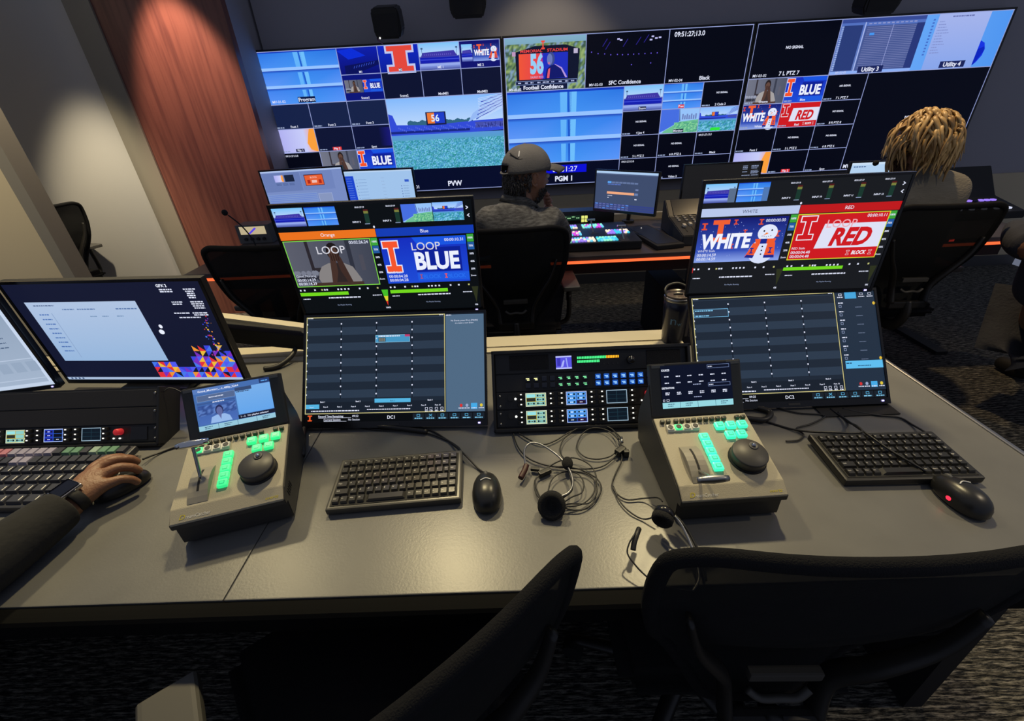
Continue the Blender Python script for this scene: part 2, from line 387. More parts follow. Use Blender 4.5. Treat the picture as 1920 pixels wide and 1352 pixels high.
def p_white(c, x0, y0, x1, y1, l=1, big=0):
    q = c.at(x0, y0, x1, y1, 160, 90)
    q.grad(0, 0, 160, 90, S(18, 25, 110), S(60, 90, 200), l); q.grad(0, 66, 160, 90, S(50, 80, 185), S(140, 165, 235), l+.5)
    rnd = random.Random(4)
    for i in range(60 if big else 18): q.disc(rnd.uniform(2, 158), rnd.uniform(2, 80), .8, .8, S(150, 170, 230), l+1, 5)
    iblock(q, 40, 3, 30, 44, S(240, 95, 50), None, l+2)
    for x, y, k in ((10, 8, 10), (66, 3, 7), (112, 4, 8), (86, 24, 7), (146, 28, 9), (66, 52, 7)): iblock(q, x, y, k, k*1.4, S(225, 80, 50), None, l+2)
    q.text('WHITE', 54, 60, 28, S(240, 244, 255), l+4, bold=.045, width=92, shear=.08)
    # snowman with striped scarf
    q.disc(124, 70, 24, 26, S(215, 225, 250), l+3, 20); q.disc(128, 32, 18, 17, S(225, 232, 252), l+4, 20)
    q.poly([(108, 44), (146, 44), (144, 54), (110, 54)], S(240, 90, 45), l+5, 1); q.poly([(118, 44), (130, 44), (130, 54), (118, 54)], S(25, 40, 140), l+5.5, 1)
    q.poly([(106, 52), (118, 54), (110, 84), (94, 82)], S(240, 90, 45), l+5, 1); q.poly([(132, 54), (146, 52), (150, 84), (130, 84)], S(240, 90, 45), l+5, 1)
    q.poly([(98, 76), (112, 78), (110, 84), (94, 82)], S(25, 40, 140), l+5.5, 1); q.poly([(130, 78), (149, 78), (150, 84), (130, 84)], S(25, 40, 140), l+5.5, 1)
    iblock(q, 105, 62, 7, 12, S(25, 40, 140), None, l+6); iblock(q, 140, 62, 7, 12, S(25, 40, 140), None, l+6)
    for x, y in ((121, 28), (135, 27)): q.disc(x, y, 1.7, 2, S(20, 20, 40), l+5, 8)
    q.poly([(126, 31), (130, 33), (120, 38)], S(245, 130, 50), l+5, 1)
    for i in range(5): q.disc(119+i*4, 39+(-abs(i-2)*.9+1), .9, .9, S(20, 20, 40), l+5, 6)
    for y in (60, 68, 76): q.disc(124, y, 1.6, 1.6, S(20, 20, 40), l+5, 8)
def p_red(c, x0, y0, x1, y1, l=1, big=0):
    q = c.at(x0, y0, x1, y1, 160, 90)
    q.rect(0, 0, 160, 90, S(205, 25, 32), l); q.poly([(52, 20), (160, 20), (160, 68), (44, 68)], S(222, 225, 245), l+1)
    iblock(q, 22, 5, 26, 44, S(205, 25, 32), S(235, 238, 250), l+2)
    q.text('RED', 104, 62, 32, S(205, 25, 32), l+3, bold=.045, width=72, shear=.25)
    q.text('BLOCK', 128, 82, 7, S(240, 240, 250), l+3, bold=.03, width=26, shear=.2)
    iblock(q, 108, 74, 5, 9, S(205, 25, 32), S(240, 240, 250), l+3); iblock(q, 148, 74, 5, 9, S(205, 25, 32), S(240, 240, 250), l+3)
def p_orange(c, x0, y0, x1, y1, l=1):
    q = c.at(x0, y0, x1, y1, 160, 90)
    q.hgrad(0, 0, 110, 90, S(175, 175, 240), S(200, 205, 250), l); q.hgrad(110, 0, 160, 90, S(200, 205, 250), S(250, 150, 40), l)
    q.poly([(138, 0), (160, 0), (160, 90), (128, 80), (118, 55), (128, 25)], S(250, 160, 60), l+1)
def lab(c, s, x, y, h, l=8, col=TXT, box=None, bold=.03):
    n = len(s)*h*.78
    if box: c.rect(x-n/2, y-h*1.25, x+n/2, y+h*.3, box, l-1, 1)
    c.text(s, x, y, h, col, l, bold=bold, sx=1.05)
# ------------------------------------------------------------------ room
def carpet_mat():
    m = bpy.data.materials.new('striped_carpet'); m.use_nodes = True; nt = m.node_tree; b = nt.nodes['Principled BSDF']; b.inputs['Roughness'].default_value = .95
    b.inputs['Specular IOR Level'].default_value = .1
    tc = nt.nodes.new('ShaderNodeTexCoord'); mp = nt.nodes.new('ShaderNodeMapping'); mp.inputs['Scale'].default_value = (.9, 8, 1)
    n = nt.nodes.new('ShaderNodeTexNoise'); n.inputs['Scale'].default_value = 24; n.inputs['Detail'].default_value = 8; n.inputs['Roughness'].default_value = .75
    r = nt.nodes.new('ShaderNodeValToRGB'); e = r.color_ramp.elements
    e[0].position = .46; e[0].color = (.016, .018, .022, 1); e[1].position = .62; e[1].color = (.34, .32, .27, 1)
    w = nt.nodes.new('ShaderNodeTexWave'); w.inputs['Scale'].default_value = 16; w.inputs['Distortion'].default_value = 6; w.inputs['Detail'].default_value = 3; w.bands_direction = 'Y'
    mx = nt.nodes.new('ShaderNodeMixRGB'); mx.blend_type = 'MULTIPLY'; mx.inputs[0].default_value = .6
    bm = nt.nodes.new('ShaderNodeBump'); bm.inputs['Strength'].default_value = .5; bm.inputs['Distance'].default_value = .01
    L = nt.links.new
    L(tc.outputs['Object'], mp.inputs[0]); L(mp.outputs[0], n.inputs[0]); L(n.outputs[0], r.inputs[0]); L(tc.outputs['Object'], w.inputs[0])
    L(r.outputs[0], mx.inputs[1]); L(w.outputs[0], mx.inputs[2]); L(mx.outputs[0], b.inputs['Base Color']); L(n.outputs[0], bm.inputs['Height']); L(bm.outputs[0], b.inputs['Normal'])
    return m
CARPET = carpet_mat()
WALLG = mat('grey_wall_paint', (.30, .29, .33), .7, bump=(300, .15))
WALLB = mat('beige_wall_paint', (.50, .42, .28), .7, bump=(300, .1))
WALLS = mat('satin_grey_panel', (.55, .54, .52), .4, bump=(260, .12))
WALLC = mat('cream_wall_paint', (.60, .51, .34), .7)
TRIM = mat('taupe_trim', (.24, .22, .18), .55)
DARKT = mat('dark_trim', (.05, .05, .055), .6)
WOOD = mat('red_cherry_wood', (.19, .072, .052), .42, noise=(3.5, (.09, .030, .026), (10, 10, .55), .42, .78), bump=(60, .12, (6, 6, .5)))
MB().box((0, 1.6, -.025), (9, 6.4, .05), CARPET).build('floor')['kind'] = 'structure'
def wallbox(name, x0, x1, y0, y1, z0, z1, m):
    return struct(MB().box(((x0+x1)/2, (y0+y1)/2, (z0+z1)/2), (x1-x0, y1-y0, z1-z0), m).build(name))
wallbox('wall_back', -1.78, 4.5, 3.93, 4.05, .785, 2.7, WALLG)
wallbox('wall_back_lower', -1.78, 4.5, 3.905, 4.05, 0, .785, WALLB)
wallbox('trim_1', -1.78, 4.5, 3.89, 3.905, 0, .09, DARKT)
wallbox('wall_alcove_side', -1.86, -1.80, 3.62, 4.05, 0, 2.7, WALLG)
wallbox('wall_left_wood', -2.62, -1.80, 3.56, 3.62, 0, 2.7, WOOD)
wallbox('trim_2', -2.79, -2.62, 3.545, 3.62, 0, 2.7, TRIM)
wallbox('wall_left_panel', -4.4, -2.79, 3.585, 3.66, 0, 2.7, WALLS)
wallbox('trim_3', -3.07, -2.99, 2.88, 3.0, 0, 2.7, TRIM)
wallbox('wall_left_cream', -4.5, -3.07, 2.90, 3.0, 0, 2.7, WALLC)
# ------------------------------------------------------------------ video wall
PW, PH, GAP, VX, VZ, VY = 1.763, .9917, .028, -1.8146, 1.8755, 3.86
def cell(c, i, j, w=1, h=1, col=BK, name=None, sid=None, nosig=False, tc=False, big=False, box=None, pic=None, **k):
    x0, y0, x1, y1 = i*160, j*90, (i+w)*160, (j+h)*90
    if pic: pic(c, x0, y0, x1, y1, 1, **k)
    else: c.rect(x0, y0, x1, y1, col, 1)
    hh = 8 if not big else 13
    if name: lab(c, name, (x0+x1)/2, y1-(5 if not big else 8), hh, 10, box=box, bold=.02)
    if sid and big: lab(c, sid, x0+44, y1-6, 9, 10, bold=.01)
    elif sid: c.dash(x0+5, y1-9, 32, 4.5, DIM, 10)
    if nosig: c.text('NO SIGNAL', (x0+x1)/2, y0+(y1-y0)*.47, 6 if not big else 9, TXT, 10, bold=.03)
    if tc: c.text('09:51:27;13.0', x0+10, y0+15, 7, TXT, 10, 'L', bold=.01)
def lines(c, segs, t=2.6):
    for x0, y0, x1, y1 in segs:
        x0 *= 160; x1 *= 160; y0 *= 90; y1 *= 90
        if x0 == x1: c.rect(x0-t/2, y0, x0+t/2, y1, LINE, 12, 1)
        else: c.rect(x0, y0-t/2, x1, y0+t/2, LINE, 12, 1)
def video_panel(k, label, fill):
    x = VX+k*(PW+GAP)+PW/2
    t = thing('video_wall_panel', label, 'display', (x, VY, VZ-PH))
    b = .012
    mb = MB().box((0, .034, PH/2), (PW+2*b, .065, PH+2*b), BLK)
    mb.box((0, -.003, -b/2), (PW+2*b, .012, b), BLK).box((0, -.003, PH+b/2), (PW+2*b, .012, b), BLK)
    mb.box((-PW/2-b/2, -.003, PH/2), (b, .012, PH), BLK).box((PW/2+b/2, -.003, PH/2), (b, .012, PH), BLK)
    mb.build('bezel', t)
    c = Canvas(PW, PH, 960, 540, .0004); c.rect(0, 0, 960, 540, BK, .3); fill(c)
    lines(c, [(0.01, 0, 0.01, 6), (5.99, 0, 5.99, 6), (0, .012, 6, .012), (0, 5.985, 6, 5.985)])
    c.build('screen', t)
BL2 = S(22, 34, 72)
def left_panel(c):
    cell(c, 0, 0, 2, 2, name='Program', sid='MV-01-02', big=True, box=S(10, 25, 70), pic=p_metal)
    q = c.at(320, 0, 480, 90, 160, 90); q.grad(0, 0, 160, 90, S(12, 30, 170), S(8, 14, 110), 1)
    q.poly([(0, 10), (60, 4), (110, 30), (40, 40)], S(10, 45, 215), 2); q.poly([(20, 60), (160, 46), (160, 60), (60, 88), (20, 88)], S(8, 16, 90), 2)
    for i in range(9): q.poly([(60+i*10, 62-i*1.5), (62+i*10, 62-i*1.5), (57+i*10, 70-i*1.5), (55+i*10, 70-i*1.5)], S(60, 90, 220), 3, 1)
    lab(c, 'M1', 400, 86, 7, 10)
    q = c.at(480, 0, 640, 90, 160, 90); q.grad(0, 0, 160, 90, S(15, 40, 195), S(10, 30, 150), 1); iblock(q, 84, 4, 100, 84, S(228, 72, 60), S(190, 200, 240), 2, .5); lab(c, 'M2', 560, 86, 7, 10, box=S(70, 20, 50))
    cell(c, 4, 0, name='ME 1', pic=p_stands)
    cell(c, 5, 0, name='ME 2', col=S(14, 18, 110)); p_stands(c, 808, 12, 850, 68, 2); p_white(c, 852, 12, 955, 68, 2)
    cell(c, 2, 1, name='Scene1', col=S(10, 20, 120)); p_actor(c, 326, 108, 398, 152, 2); p_blue(c, 400, 108, 476, 152, 2)
    for i, n in ((3, 'Scene2'), (4, 'MiniME1'), (5, 'MiniME2')): cell(c, i, 1, name=n, col=S(12, 18, 48))
    for i in range(3): cell(c, i, 2, name='Foot %d' % (i+1), sid=1, col=BL2)
    cell(c, 0, 3, name='Flip 1', sid=1, pic=p_orange, box=S(40, 40, 80)); cell(c, 1, 3, name='Flip 2', sid=1, col=S(14, 20, 52), box=S(230, 60, 60)); cell(c, 2, 3, name='Spot', sid=1, col=S(12, 18, 55))
    c.hgrad(430, 280, 478, 350, S(12, 18, 55), S(25, 25, 120), 1.5)
    cell(c, 0, 4, tc=True, col=BK); cell(c, 1, 4, pic=p_actor); cell(c, 2, 4, pic=p_blue)
    for i in range(3): cell(c, i, 5, sid=1, col=BK)
    p_field(c, 480, 180, 960, 450, 1); c.rect(480, 450, 960, 540, S(6, 12, 42), 1)
    c.text('PVW', 730, 524, 20, TXT, 10, bold=.03); c.text('MV-01-01', 496, 528, 13, TXT, 10, 'L', bold=.02)
    lines(c, [(2, 0, 2, 2), (3, 0, 3, 5), (4, 0, 4, 2), (5, 0, 5, 2), (2, 1, 6, 1), (0, 2, 6, 2), (1, 2, 1, 6), (2, 2, 2, 6), (0, 3, 3, 3), (0, 4, 3, 4), (0, 5, 3, 5), (3, 5, 3, 6)])
def middle_panel(c):
    q = c.at(0, 0, 320, 180, 320, 180)
    q.grad(0, 0, 320, 180, S(130, 175, 200), S(70, 95, 90), 1); q.noise(0, 22, 320, 180, 40, 18, [S(70, 100, 80), S(110, 140, 90), S(60, 85, 75), S(150, 175, 110), S(130, 160, 190)], 1.5, 9)
    q.poly([(42, 48), (120, 30), (240, 30), (296, 46), (290, 150), (46, 150)], S(14, 20, 45), 2)
    q.hgrad(56, 54, 150, 140, S(240, 85, 55), S(225, 60, 80), 3); q.rect(140, 54, 250, 140, S(30, 45, 190), 3)
    q.text('MEMORIAL', 106, 50, 9, S(235, 70, 70), 4, bold=.02, width=86, sx=1.3); q.text('STADIUM', 208, 50, 9, S(235, 70, 70), 4, bold=.02, width=80)
    iblock(q, 152, 14, 14, 28, S(235, 75, 60), None, 4); q.rect(30, 46, 44, 60, S(190, 150, 190), 3); q.rect(272, 44, 288, 60, S(190, 180, 210), 3)
    q.text('56', 127, 118, 60, S(150, 205, 245), 5, bold=.05, width=54); q.text('DALRIGT PICKS', 127, 136, 7, S(180, 190, 230), 5, width=52)
    q.poly([(160, 140), (166, 108), (182, 96), (200, 92), (222, 104), (246, 138)], S(16, 24, 105), 5); q.poly([(196, 92), (200, 92), (226, 104), (248, 138), (240, 138), (222, 108)], S(180, 150, 220), 6, 1)
    q.disc(183, 74, 15, 22, S(60, 75, 140), 5.5, 16); q.disc(178, 76, 11, 19, S(105, 120, 185), 6, 14); q.disc(175, 88, 5, 4, S(190, 110, 160), 7, 8); q.poly([(166, 138), (172, 108), (180, 104), (176, 138)], S(225, 90, 110), 6, 1)
    q.rect(40, 144, 288, 158, S(120, 140, 190), 4); q.rect(42, 146, 286, 156, S(16, 24, 60), 5)
    for x in (50, 78, 100, 128, 150, 164, 184, 214, 240, 264): q.dash(x, 149, 12, 4, S(190, 200, 240), 6)
    q.rect(110, 160, 200, 170, S(225, 80, 80), 4)
    lab(c, 'Football Confidence', 152, 174, 13, 10, box=S(16, 24, 60)); lab(c, 'MV-02-02', 38, 176, 8, 10)
    cell(c, 2, 0, 2, 2, col=BK, name='SFC Confidence', sid='MV-02-03', big=True)
    for x, y in ((342, 60), (368, 66), (394, 68), (418, 72), (444, 72), (464, 74), (486, 74), (508, 74), (528, 74), (552, 74), (576, 74), (600, 74), (502, 108), (578, 106)): c.disc(x, y, 2.2, 2.2, S(110, 90, 230), 3, 6)
    for x, y in ((400, 20), (412, 30), (480, 24), (530, 20), (560, 14)): c.poly([(x, y), (x+3, y), (x-14, y+24), (x-17, y+24)], S(45, 35, 140), 3, 1)
    for x, y in ((440, 20), (450, 24), (572, 18), (586, 24), (600, 22), (566, 28)): c.rect(x, y, x+10, y+5, S(190, 190, 240), 4, 1)
    cell(c, 4, 0, 2, 2, col=S(3, 5, 18), name='Black', sid='MV-02-04', big=True); c.text('09:51:27;13.0', 660, 26, 15, TXT, 10, 'L', bold=.02)
    p_metal(c, 0, 180, 480, 450)
    c.rect(0, 450, 480, 540, S(5, 9, 34), 1); c.rect(148, 462, 338, 494, S(10, 15, 215), 3); c.text('09:51:27', 243, 489, 21, TXT, 5, bold=.0, sx=1.05); c.text('PGM 1', 238, 527, 20, TXT, 10, bold=.035)
    cell(c, 3, 2, name='Score', pic=p_stands, box=S(20, 30, 70)); cell(c, 4, 2, name='Prev', pic=p_metal, box=S(215, 50, 70)); cell(c, 5, 2, nosig=True, sid=1, name='2 Cade 2')
    cell(c, 3, 3, nosig=True, sid=1, name='4 Joe 4'); cell(c, 4, 3, name='Monitor', pic=p_corner, box=S(20, 30, 60)); p_field(c, 800, 270, 960, 360, 1, 30, 10); c.rect(855, 346, 895, 357, S(50, 230, 60), 9)
    cell(c, 3, 4, nosig=True, sid=1, name='5 L PTZ 5'); cell(c, 4, 4, nosig=True, sid=1, name='6 R PTZ 6'); cell(c, 5, 4, tc=True, sid=1, name='Black')
    cell(c, 3, 5, tc=True, sid=1); cell(c, 4, 5, nosig=True, sid=1, name='Video 2'); cell(c, 5, 5, sid=1)
    lines(c, [(2, 0, 2, 2), (4, 0, 4, 2), (0, 2, 6, 2), (3, 2, 3, 6), (4, 2, 4, 6), (5, 2, 5, 6), (3, 3, 6, 3), (3, 4, 6, 4), (0, 5, 6, 5)])
def right_panel(c):
    cell(c, 0, 0, 2, 2, nosig=True, name='7 L PTZ 7', sid='MV-03-02', big=True)
    q = c.at(320, 0, 640, 180, 320, 180); q.grad(0, 0, 320, 180, S(80, 110, 190), S(100, 125, 190), 1); q.rect(0, 0, 320, 14, S(55, 75, 150), 2)
    q.rect(14, 22, 86, 168, S(42, 60, 120), 2); q.rect(92, 14, 96, 172, S(170, 185, 235), 3); q.rect(98, 26, 316, 170, S(70, 86, 145), 2); q.rect(290, 24, 320, 172, S(40, 55, 120), 2.5)
    for i in range(24): q.rect(104, 30+i*5.8, 290, 31.6+i*5.8, S(118, 128, 180), 3, 1); q.rect(6, 24+i*6, 14, 27+i*6, S(170, 190, 235), 3, 1)
    q.rect(200, 24, 202, 170, S(150, 160, 215), 4, 1); q.rect(118, 48, 136, 56, S(70, 150, 240), 4, 1)
    for i in range(11): q.rect(106+i*17, 17, 117+i*17, 21, S(140, 150, 205), 3, 1)
    q.rect(0, 170, 320, 180, S(140, 175, 245), 3)
    lab(c, 'Utility 3', 480, 174, 14, 10, box=S(25, 35, 90)); lab(c, 'MV-03-03', 366, 177, 7, 10, col=S(190, 200, 240))
    q = c.at(640, 0, 960, 180, 320, 180); q.hgrad(0, 0, 320, 180, S(100, 165, 245), S(80, 150, 240), 1); q.grad(46, 0, 240, 180, S(165, 180, 235), S(135, 165, 235), 2)
    q.poly([(240, 92), (258, 100), (268, 120), (266, 142), (252, 164), (240, 172)], S(20, 50, 225), 3); q.poly([(240, 120), (262, 112), (268, 124), (246, 170), (240, 172)], S(10, 35, 190), 4)
    q.dash(98, 9, 80, 4, S(100, 110, 170), 4)
    for i in range(12): q.dash(54, 24+i*9, 20+(i*7) % 30, 3, S(130, 145, 205), 4); q.rect(28, 16+i*10, 36, 21+i*10, S(70, 110, 200), 4, 1)
    lab(c, 'Utility 4', 800, 172, 14, 10, box=S(25, 35, 90))
    cell(c, 0, 2, pic=p_actor, sid=1, name='Orange'); cell(c, 1, 2, pic=p_blue, sid=1, name='Blue'); cell(c, 0, 3, pic=p_white, sid=1, name='White'); cell(c, 1, 3, pic=p_red, sid=1, name='Red')
    cell(c, 2, 2, nosig=True, sid=1, name='7 L PTZ 7'); cell(c, 2, 3, nosig=True, sid=1, name='8 R PTZ 8'); cell(c, 2, 4, nosig=True, sid=1, name='6 R PTZ 6')
    cell(c, 0, 4, sid=1, name='Foot 1'); cell(c, 1, 4, nosig=True, sid=1, name='5 L PTZ 5'); cell(c, 0, 5, pic=p_orange, sid=1); cell(c, 1, 5, sid=1, name='Flip 2', box=S(230, 50, 60)); cell(c, 2, 5, sid=1, name='Spot')
    cell(c, 3, 2, 3, 4, nosig=True, big=True); c.text('MV-03-01', 490, 532, 14, TXT, 10, 'L', bold=.03)
    lines(c, [(2, 0, 2, 2), (0, 2, 6, 2), (3, 2, 3, 6), (1, 2, 1, 6), (2, 2, 2, 6), (0, 3, 3, 3), (0, 4, 3, 4), (0, 5, 3, 5)])
video_panel(0, 'left panel of the large video wall with green stadium field picture', left_panel)
video_panel(1, 'middle panel of the large video wall with scoreboard picture and black cells', middle_panel)
video_panel(2, 'right panel of the large video wall with mostly black cells and pale desktop', right_panel)

# wall speakers / camera housings above the screens
def wall_speaker(x, y, z, s, label, led=False, tilt=.25):
    t = thing('wall_speaker', label, 'speaker', (x, y, z), (tilt, 0, 0))
    MB().prism([(-.10*s, 0), (.09*s, 0), (.115*s, .06*s), (.11*s, .19*s), (.09*s, .215*s), (-.10*s, .215*s), (-.12*s, .19*s), (-.122*s, .04*s)], -.10, .04, BLK, bev=.008).build('housing', t)
    MB().prism([(-.095*s, .02*s), (.085*s, .02*s), (.1*s, .17*s), (-.11*s, .17*s)], -.106, -.101, mat('speaker_grille', (.02, .02, .022), .8, bump=(700, .8))).build('grille', t)
    MB().box((0, .09, .1*s), (.05, .1, .06), BLK).build('bracket', t)
    if led: MB().sphere((-.08*s, -.108, .012*s), .006, LEDW, 8).build('status_light', t)
    return t
wall_speaker(-.78, 3.72, 1.905, .78, 'small black wall speaker with status light above the left panel of the video wall', True)
wall_speaker(-.24, 3.72, 1.99, 1.0, 'black wall speaker cut by the top edge above the middle panel')
wall_speaker(2.44, 3.72, 1.885, 1.0, 'black wall speaker above the right panel of the video wall')
MB().tube([(-.865, 3.75, 1.94), (-.89, 3.74, 1.90), (-.885, 3.82, 1.885), (-.87, 3.9, 1.88)], .004, BLK).build('speaker_cable')
tag(bpy.data.objects['speaker_cable'], 'thin black cable looping from the small wall speaker to the video wall', 'cable')

# ------------------------------------------------------------------ desks
LAM = mat('grey_laminate', (.170, .168, .158), .33, noise=(9, (.145, .143, .135), (1, 1, 1), .3, .7), bump=(240, .05), spec=.45)
t = thing('front_desk', 'long grey laminate desk with black front edge holding the two replay stations', 'desk', (-.4, .85, 0))
def child(mb, name, par): 
    o = mb.build(name, par); o.matrix_parent_inverse = Matrix.Translation(-Vector(par.location)); return o
child(MB().box((-1.215, .872, .73), (1.366, .836, .028), LAM, .002), 'worktop', t)
child(MB().box((.281, .872, .73), (1.622, .836, .028), LAM, .002), 'worktop', t)
child(MB().box((-.4, .437, .7225), (3.0, .034, .045), mat('black_edge', (.004, .004, .004), .75, spec=.08), .013, seg=3), 'front_edge', t)
child(MB().box((1.097, .87, .729), (.012, .84, .036), STEEL, .004), 'side_edge', t)
child(MB().box((-.4, 1.1, .40), (2.9, .03, .62), BLKM), 'modesty_panel', t)
for x in (-1.85, -.35, 1.02): child(MB().box((x, .86, .357), (.05, .6, .715), BLKM), 'leg', t)
t = thing('console_rail', 'cream metal equipment rail along the back edge of the front desk', 'rail', (-.4, 1.33, .745))
child(MB().box((-.7, 1.375, .735), (2.42, .075, .022), CREAM, .004), 'rear_rail', t)
child(MB().box((-.7, 1.318, .735), (2.5, .03, .018), CREAM, .004), 'front_rail', t)
child(MB().box((-.7, 1.34, .70), (2.5, .08, .03), DKG), 'support', t)
for x in (-1.8, -.6, .45): child(MB().box((x, 1.34, .345), (.06, .06, .68), DKG), 'support_post', t)

DWOOD = mat('dark_desk_laminate', (.085, .07, .065), .4, noise=(4, (.06, .048, .045), (1, 10, 1), .3, .7))
t = thing('rear_desk', 'long dark desk with a glowing orange strip under its edge below the video wall', 'desk', (.4, 2.7, 0))
child(MB().box((.5, 2.72, .73), (4.64, .80, .028), DWOOD, .004), 'worktop', t)
child(MB().box((.5, 2.322, .712), (4.60, .012, .014), ORNG), 'light_strip', t)
child(MB().box((.5, 2.45, .66), (4.4, .04, .10), BLKM), 'apron', t)
child(MB().box((.5, 3.12, .76), (4.6, .03, .05), CREAM, .004), 'rear_rail', t)
for x in (-1.6, -.5, 1.13, 2.6):
    child(MB().box((x, 2.75, .36), (.05, .07, .70), mat('taupe_leg', (.16, .14, .115), .5), .005), 'leg', t)
    child(MB().box((x, 2.72, .012), (.07, .7, .024), BLKM), 'foot', t)
t = thing('floor_computer', 'black computer tower standing under the rear desk beside its leg', 'computer', (.98, 2.75, 0))
MB().box((0, 0, .23), (.17, .42, .42), BLKM, .006).build('case', t); MB().box((0, -.215, .23), (.15, .01, .4), BLK).build('front_panel', t)
# ------------------------------------------------------------------ monitors
def replay_upper(c, left):
    c.rect(0, 0, 1000, 590, S(10, 14, 18) if left else S(24, 26, 30), .5)
    f = 590
    p_stands(c, 2, 6, 158, 98, 1); p_metal(c, 166, 6, 322, 98, 1)
    if not left: c.rect(122, 30, 158, 98, S(90, 110, 140), 4, 1); c.rect(292, 30, 322, 98, S(80, 120, 180), 4, 1)
    def inp(n, x):
        c.text('00:01:27:19', x+30, 20, 7, TXT, 4, bold=.02); c.text('INPUT %d' % n, x, 92, 8, TXT, 4, bold=.03)
        c.rect(x+45, 28, x+68, 98, S(25, 55, 45), 2, 1); c.rect(x+45, 36, x+68, 48, S(120, 125, 60), 3, 1); c.rect(x+45, 28, x+68, 36, S(80, 25, 25), 3, 1); c.rect(x+40, 98, x+66, 101, DIM, 3, 1)
    if left:
        inp(5, 415); inp(6, 570); p_corner(c, 650, 12, 803, 100, 1); p_field(c, 806, 10, 958, 100, 1, 24, 9)
    else:
        for i, x in enumerate((415, 568, 722, 870)): inp(9+i, x)
    for y, s in ((40, 1), (78, -1)): c.poly([(972, y-9), (984, y), (972, y+9), (969, y+6), (977, y), (969, y-6)] if s > 0 else [(984, y-9), (972, y), (984, y+9), (987, y+6), (979, y), (987, y-6)], TXT, 3, 1)
    c.disc(497, 116, 5, 6, TXT, 3, 10)
    ca, cb = (S(235, 115, 30), S(20, 60, 180)) if left else (S(185, 200, 235), S(190, 25, 28))
    c.rect(0, 126, 498, 168, ca, 1); c.rect(500, 126, 1000, 168, cb, 1)
    c.text('Orange' if left else 'WHITE', 249, 155, 17, W_ if left else S(60, 70, 100), 4); c.text('Blue' if left else 'RED', 748, 155, 17, W_, 4)
    b1, b2 = ((4, 172, 462, 430), (508, 178, 954, 428)) if left else ((2, 178, 456, 412), (500, 172, 962, 415))
    (p_actor if left else p_white)(c, *b1, 1, **({'dim': .62} if left else {'big': 1}))
    (p_blue if left else p_red)(c, *b2, 1, big=1)
    LG = S(130, 225, 70) if left else S(215, 225, 50)
    c.frame(*(b1 if left else b2), 4, LG, 12)
    for x in ((b1[0], b2[0]) if left else (b2[0],)):
        c.text('LOOP', x+(240 if x < 400 else 235), 246, 40, S(215, 215, 225) if left else S(240, 170, 180), 13, bold=.005, width=150)
    tm = (('00:02:26.24', '00:00:14.29', '00:00:14.29'), ('00:00:10.31', '00:00:04.28', '00:00:04.28')) if left else (('00:00:00.00', '00:00:14.59', '00:00:14.59'), ('00:00:10.11', '00:00:04.48', '00:00:04.48'))
    for (x0, y0, x1, y1), (a, b, d), nm in zip((b1, b2), tm, (('Good_Morning', 'BLUE Stale') if left else ('WHITE Stale', 'RED Stale'))):
        c.text(a, x1-14, y0+26, 15, TXT, 14, 'R', bold=.01); c.text(nm, x0+12, y1-58, 12, TXT, 14, 'L'); c.text(b, x0+12, y1-34, 15, TXT, 14, 'L', bold=.01); c.text(d, x0+12, y1-12, 15, TXT, 14, 'L', bold=.01)
    for x0 in (464, 960):
        cc = [S(60, 165, 60), S(35, 90, 160)]
        for i in range(6):
            y = 182+i*42
            if i < 2: c.rect(x0, y-10, x0+34, y+30, cc[i], 3, 1)
            if i < 5: c.text('%d%%' % (100, 75, 50, 40, 25)[i], x0+17, y+14, 9, TXT, 5, bold=.03)
            else: c.text('Zoom', x0+15, y+10, 8, TXT, 5, bold=.02)
    for x0 in (6, 508):
        for k in (0, 22, 80, 120, 135, 148, 210, 228, 248, 268, 330, 375, 430): c.rect(x0+k+2, 445, x0+k+11, 454, TXT if k not in (430, 120) else S(190, 190, 120), 3, 1)
        c.dash(x0+6, 500, 40, 5, TXT, 3); c.dash(x0+150, 496, 180, 7, TXT, 3); c.dash(x0+400, 490, 50, 5, TXT, 3); c.text('No Playlist Running', x0+228, 548, 7, DIM, 3)
    if left: c.rect(4, 464, 274, 484, S(115, 215, 30), 2, 1); c.rect(508, 466, 826, 486, S(115, 215, 30), 2, 1)
    else: c.rect(496, 446+10, 813, 474, S(115, 215, 30), 4, 1); c.rect(0, 440, 6, 470, S(190, 40, 40), 3, 1)
    for x0, on in ((464, left), (962, False)):
        c.poly([(x0-4, 462), (x0+32, 462), (x0+16, 560)], S(45, 50, 30), 2, 1)
        if on: c.poly([(x0-4, 462), (x0+32, 462), (x0+26, 500), (x0+2, 500)], S(70, 190, 40), 3, 1); c.poly([(x0+2, 500), (x0+26, 500), (x0+20, 530), (x0+9, 530)], S(220, 215, 50), 3, 1); c.poly([(x0+9, 530), (x0+20, 530), (x0+15, 560)], S(230, 50, 40), 3, 1)
        c.text('100%' if on else '0%', x0+14, 576, 9, TXT, 3, bold=.03)
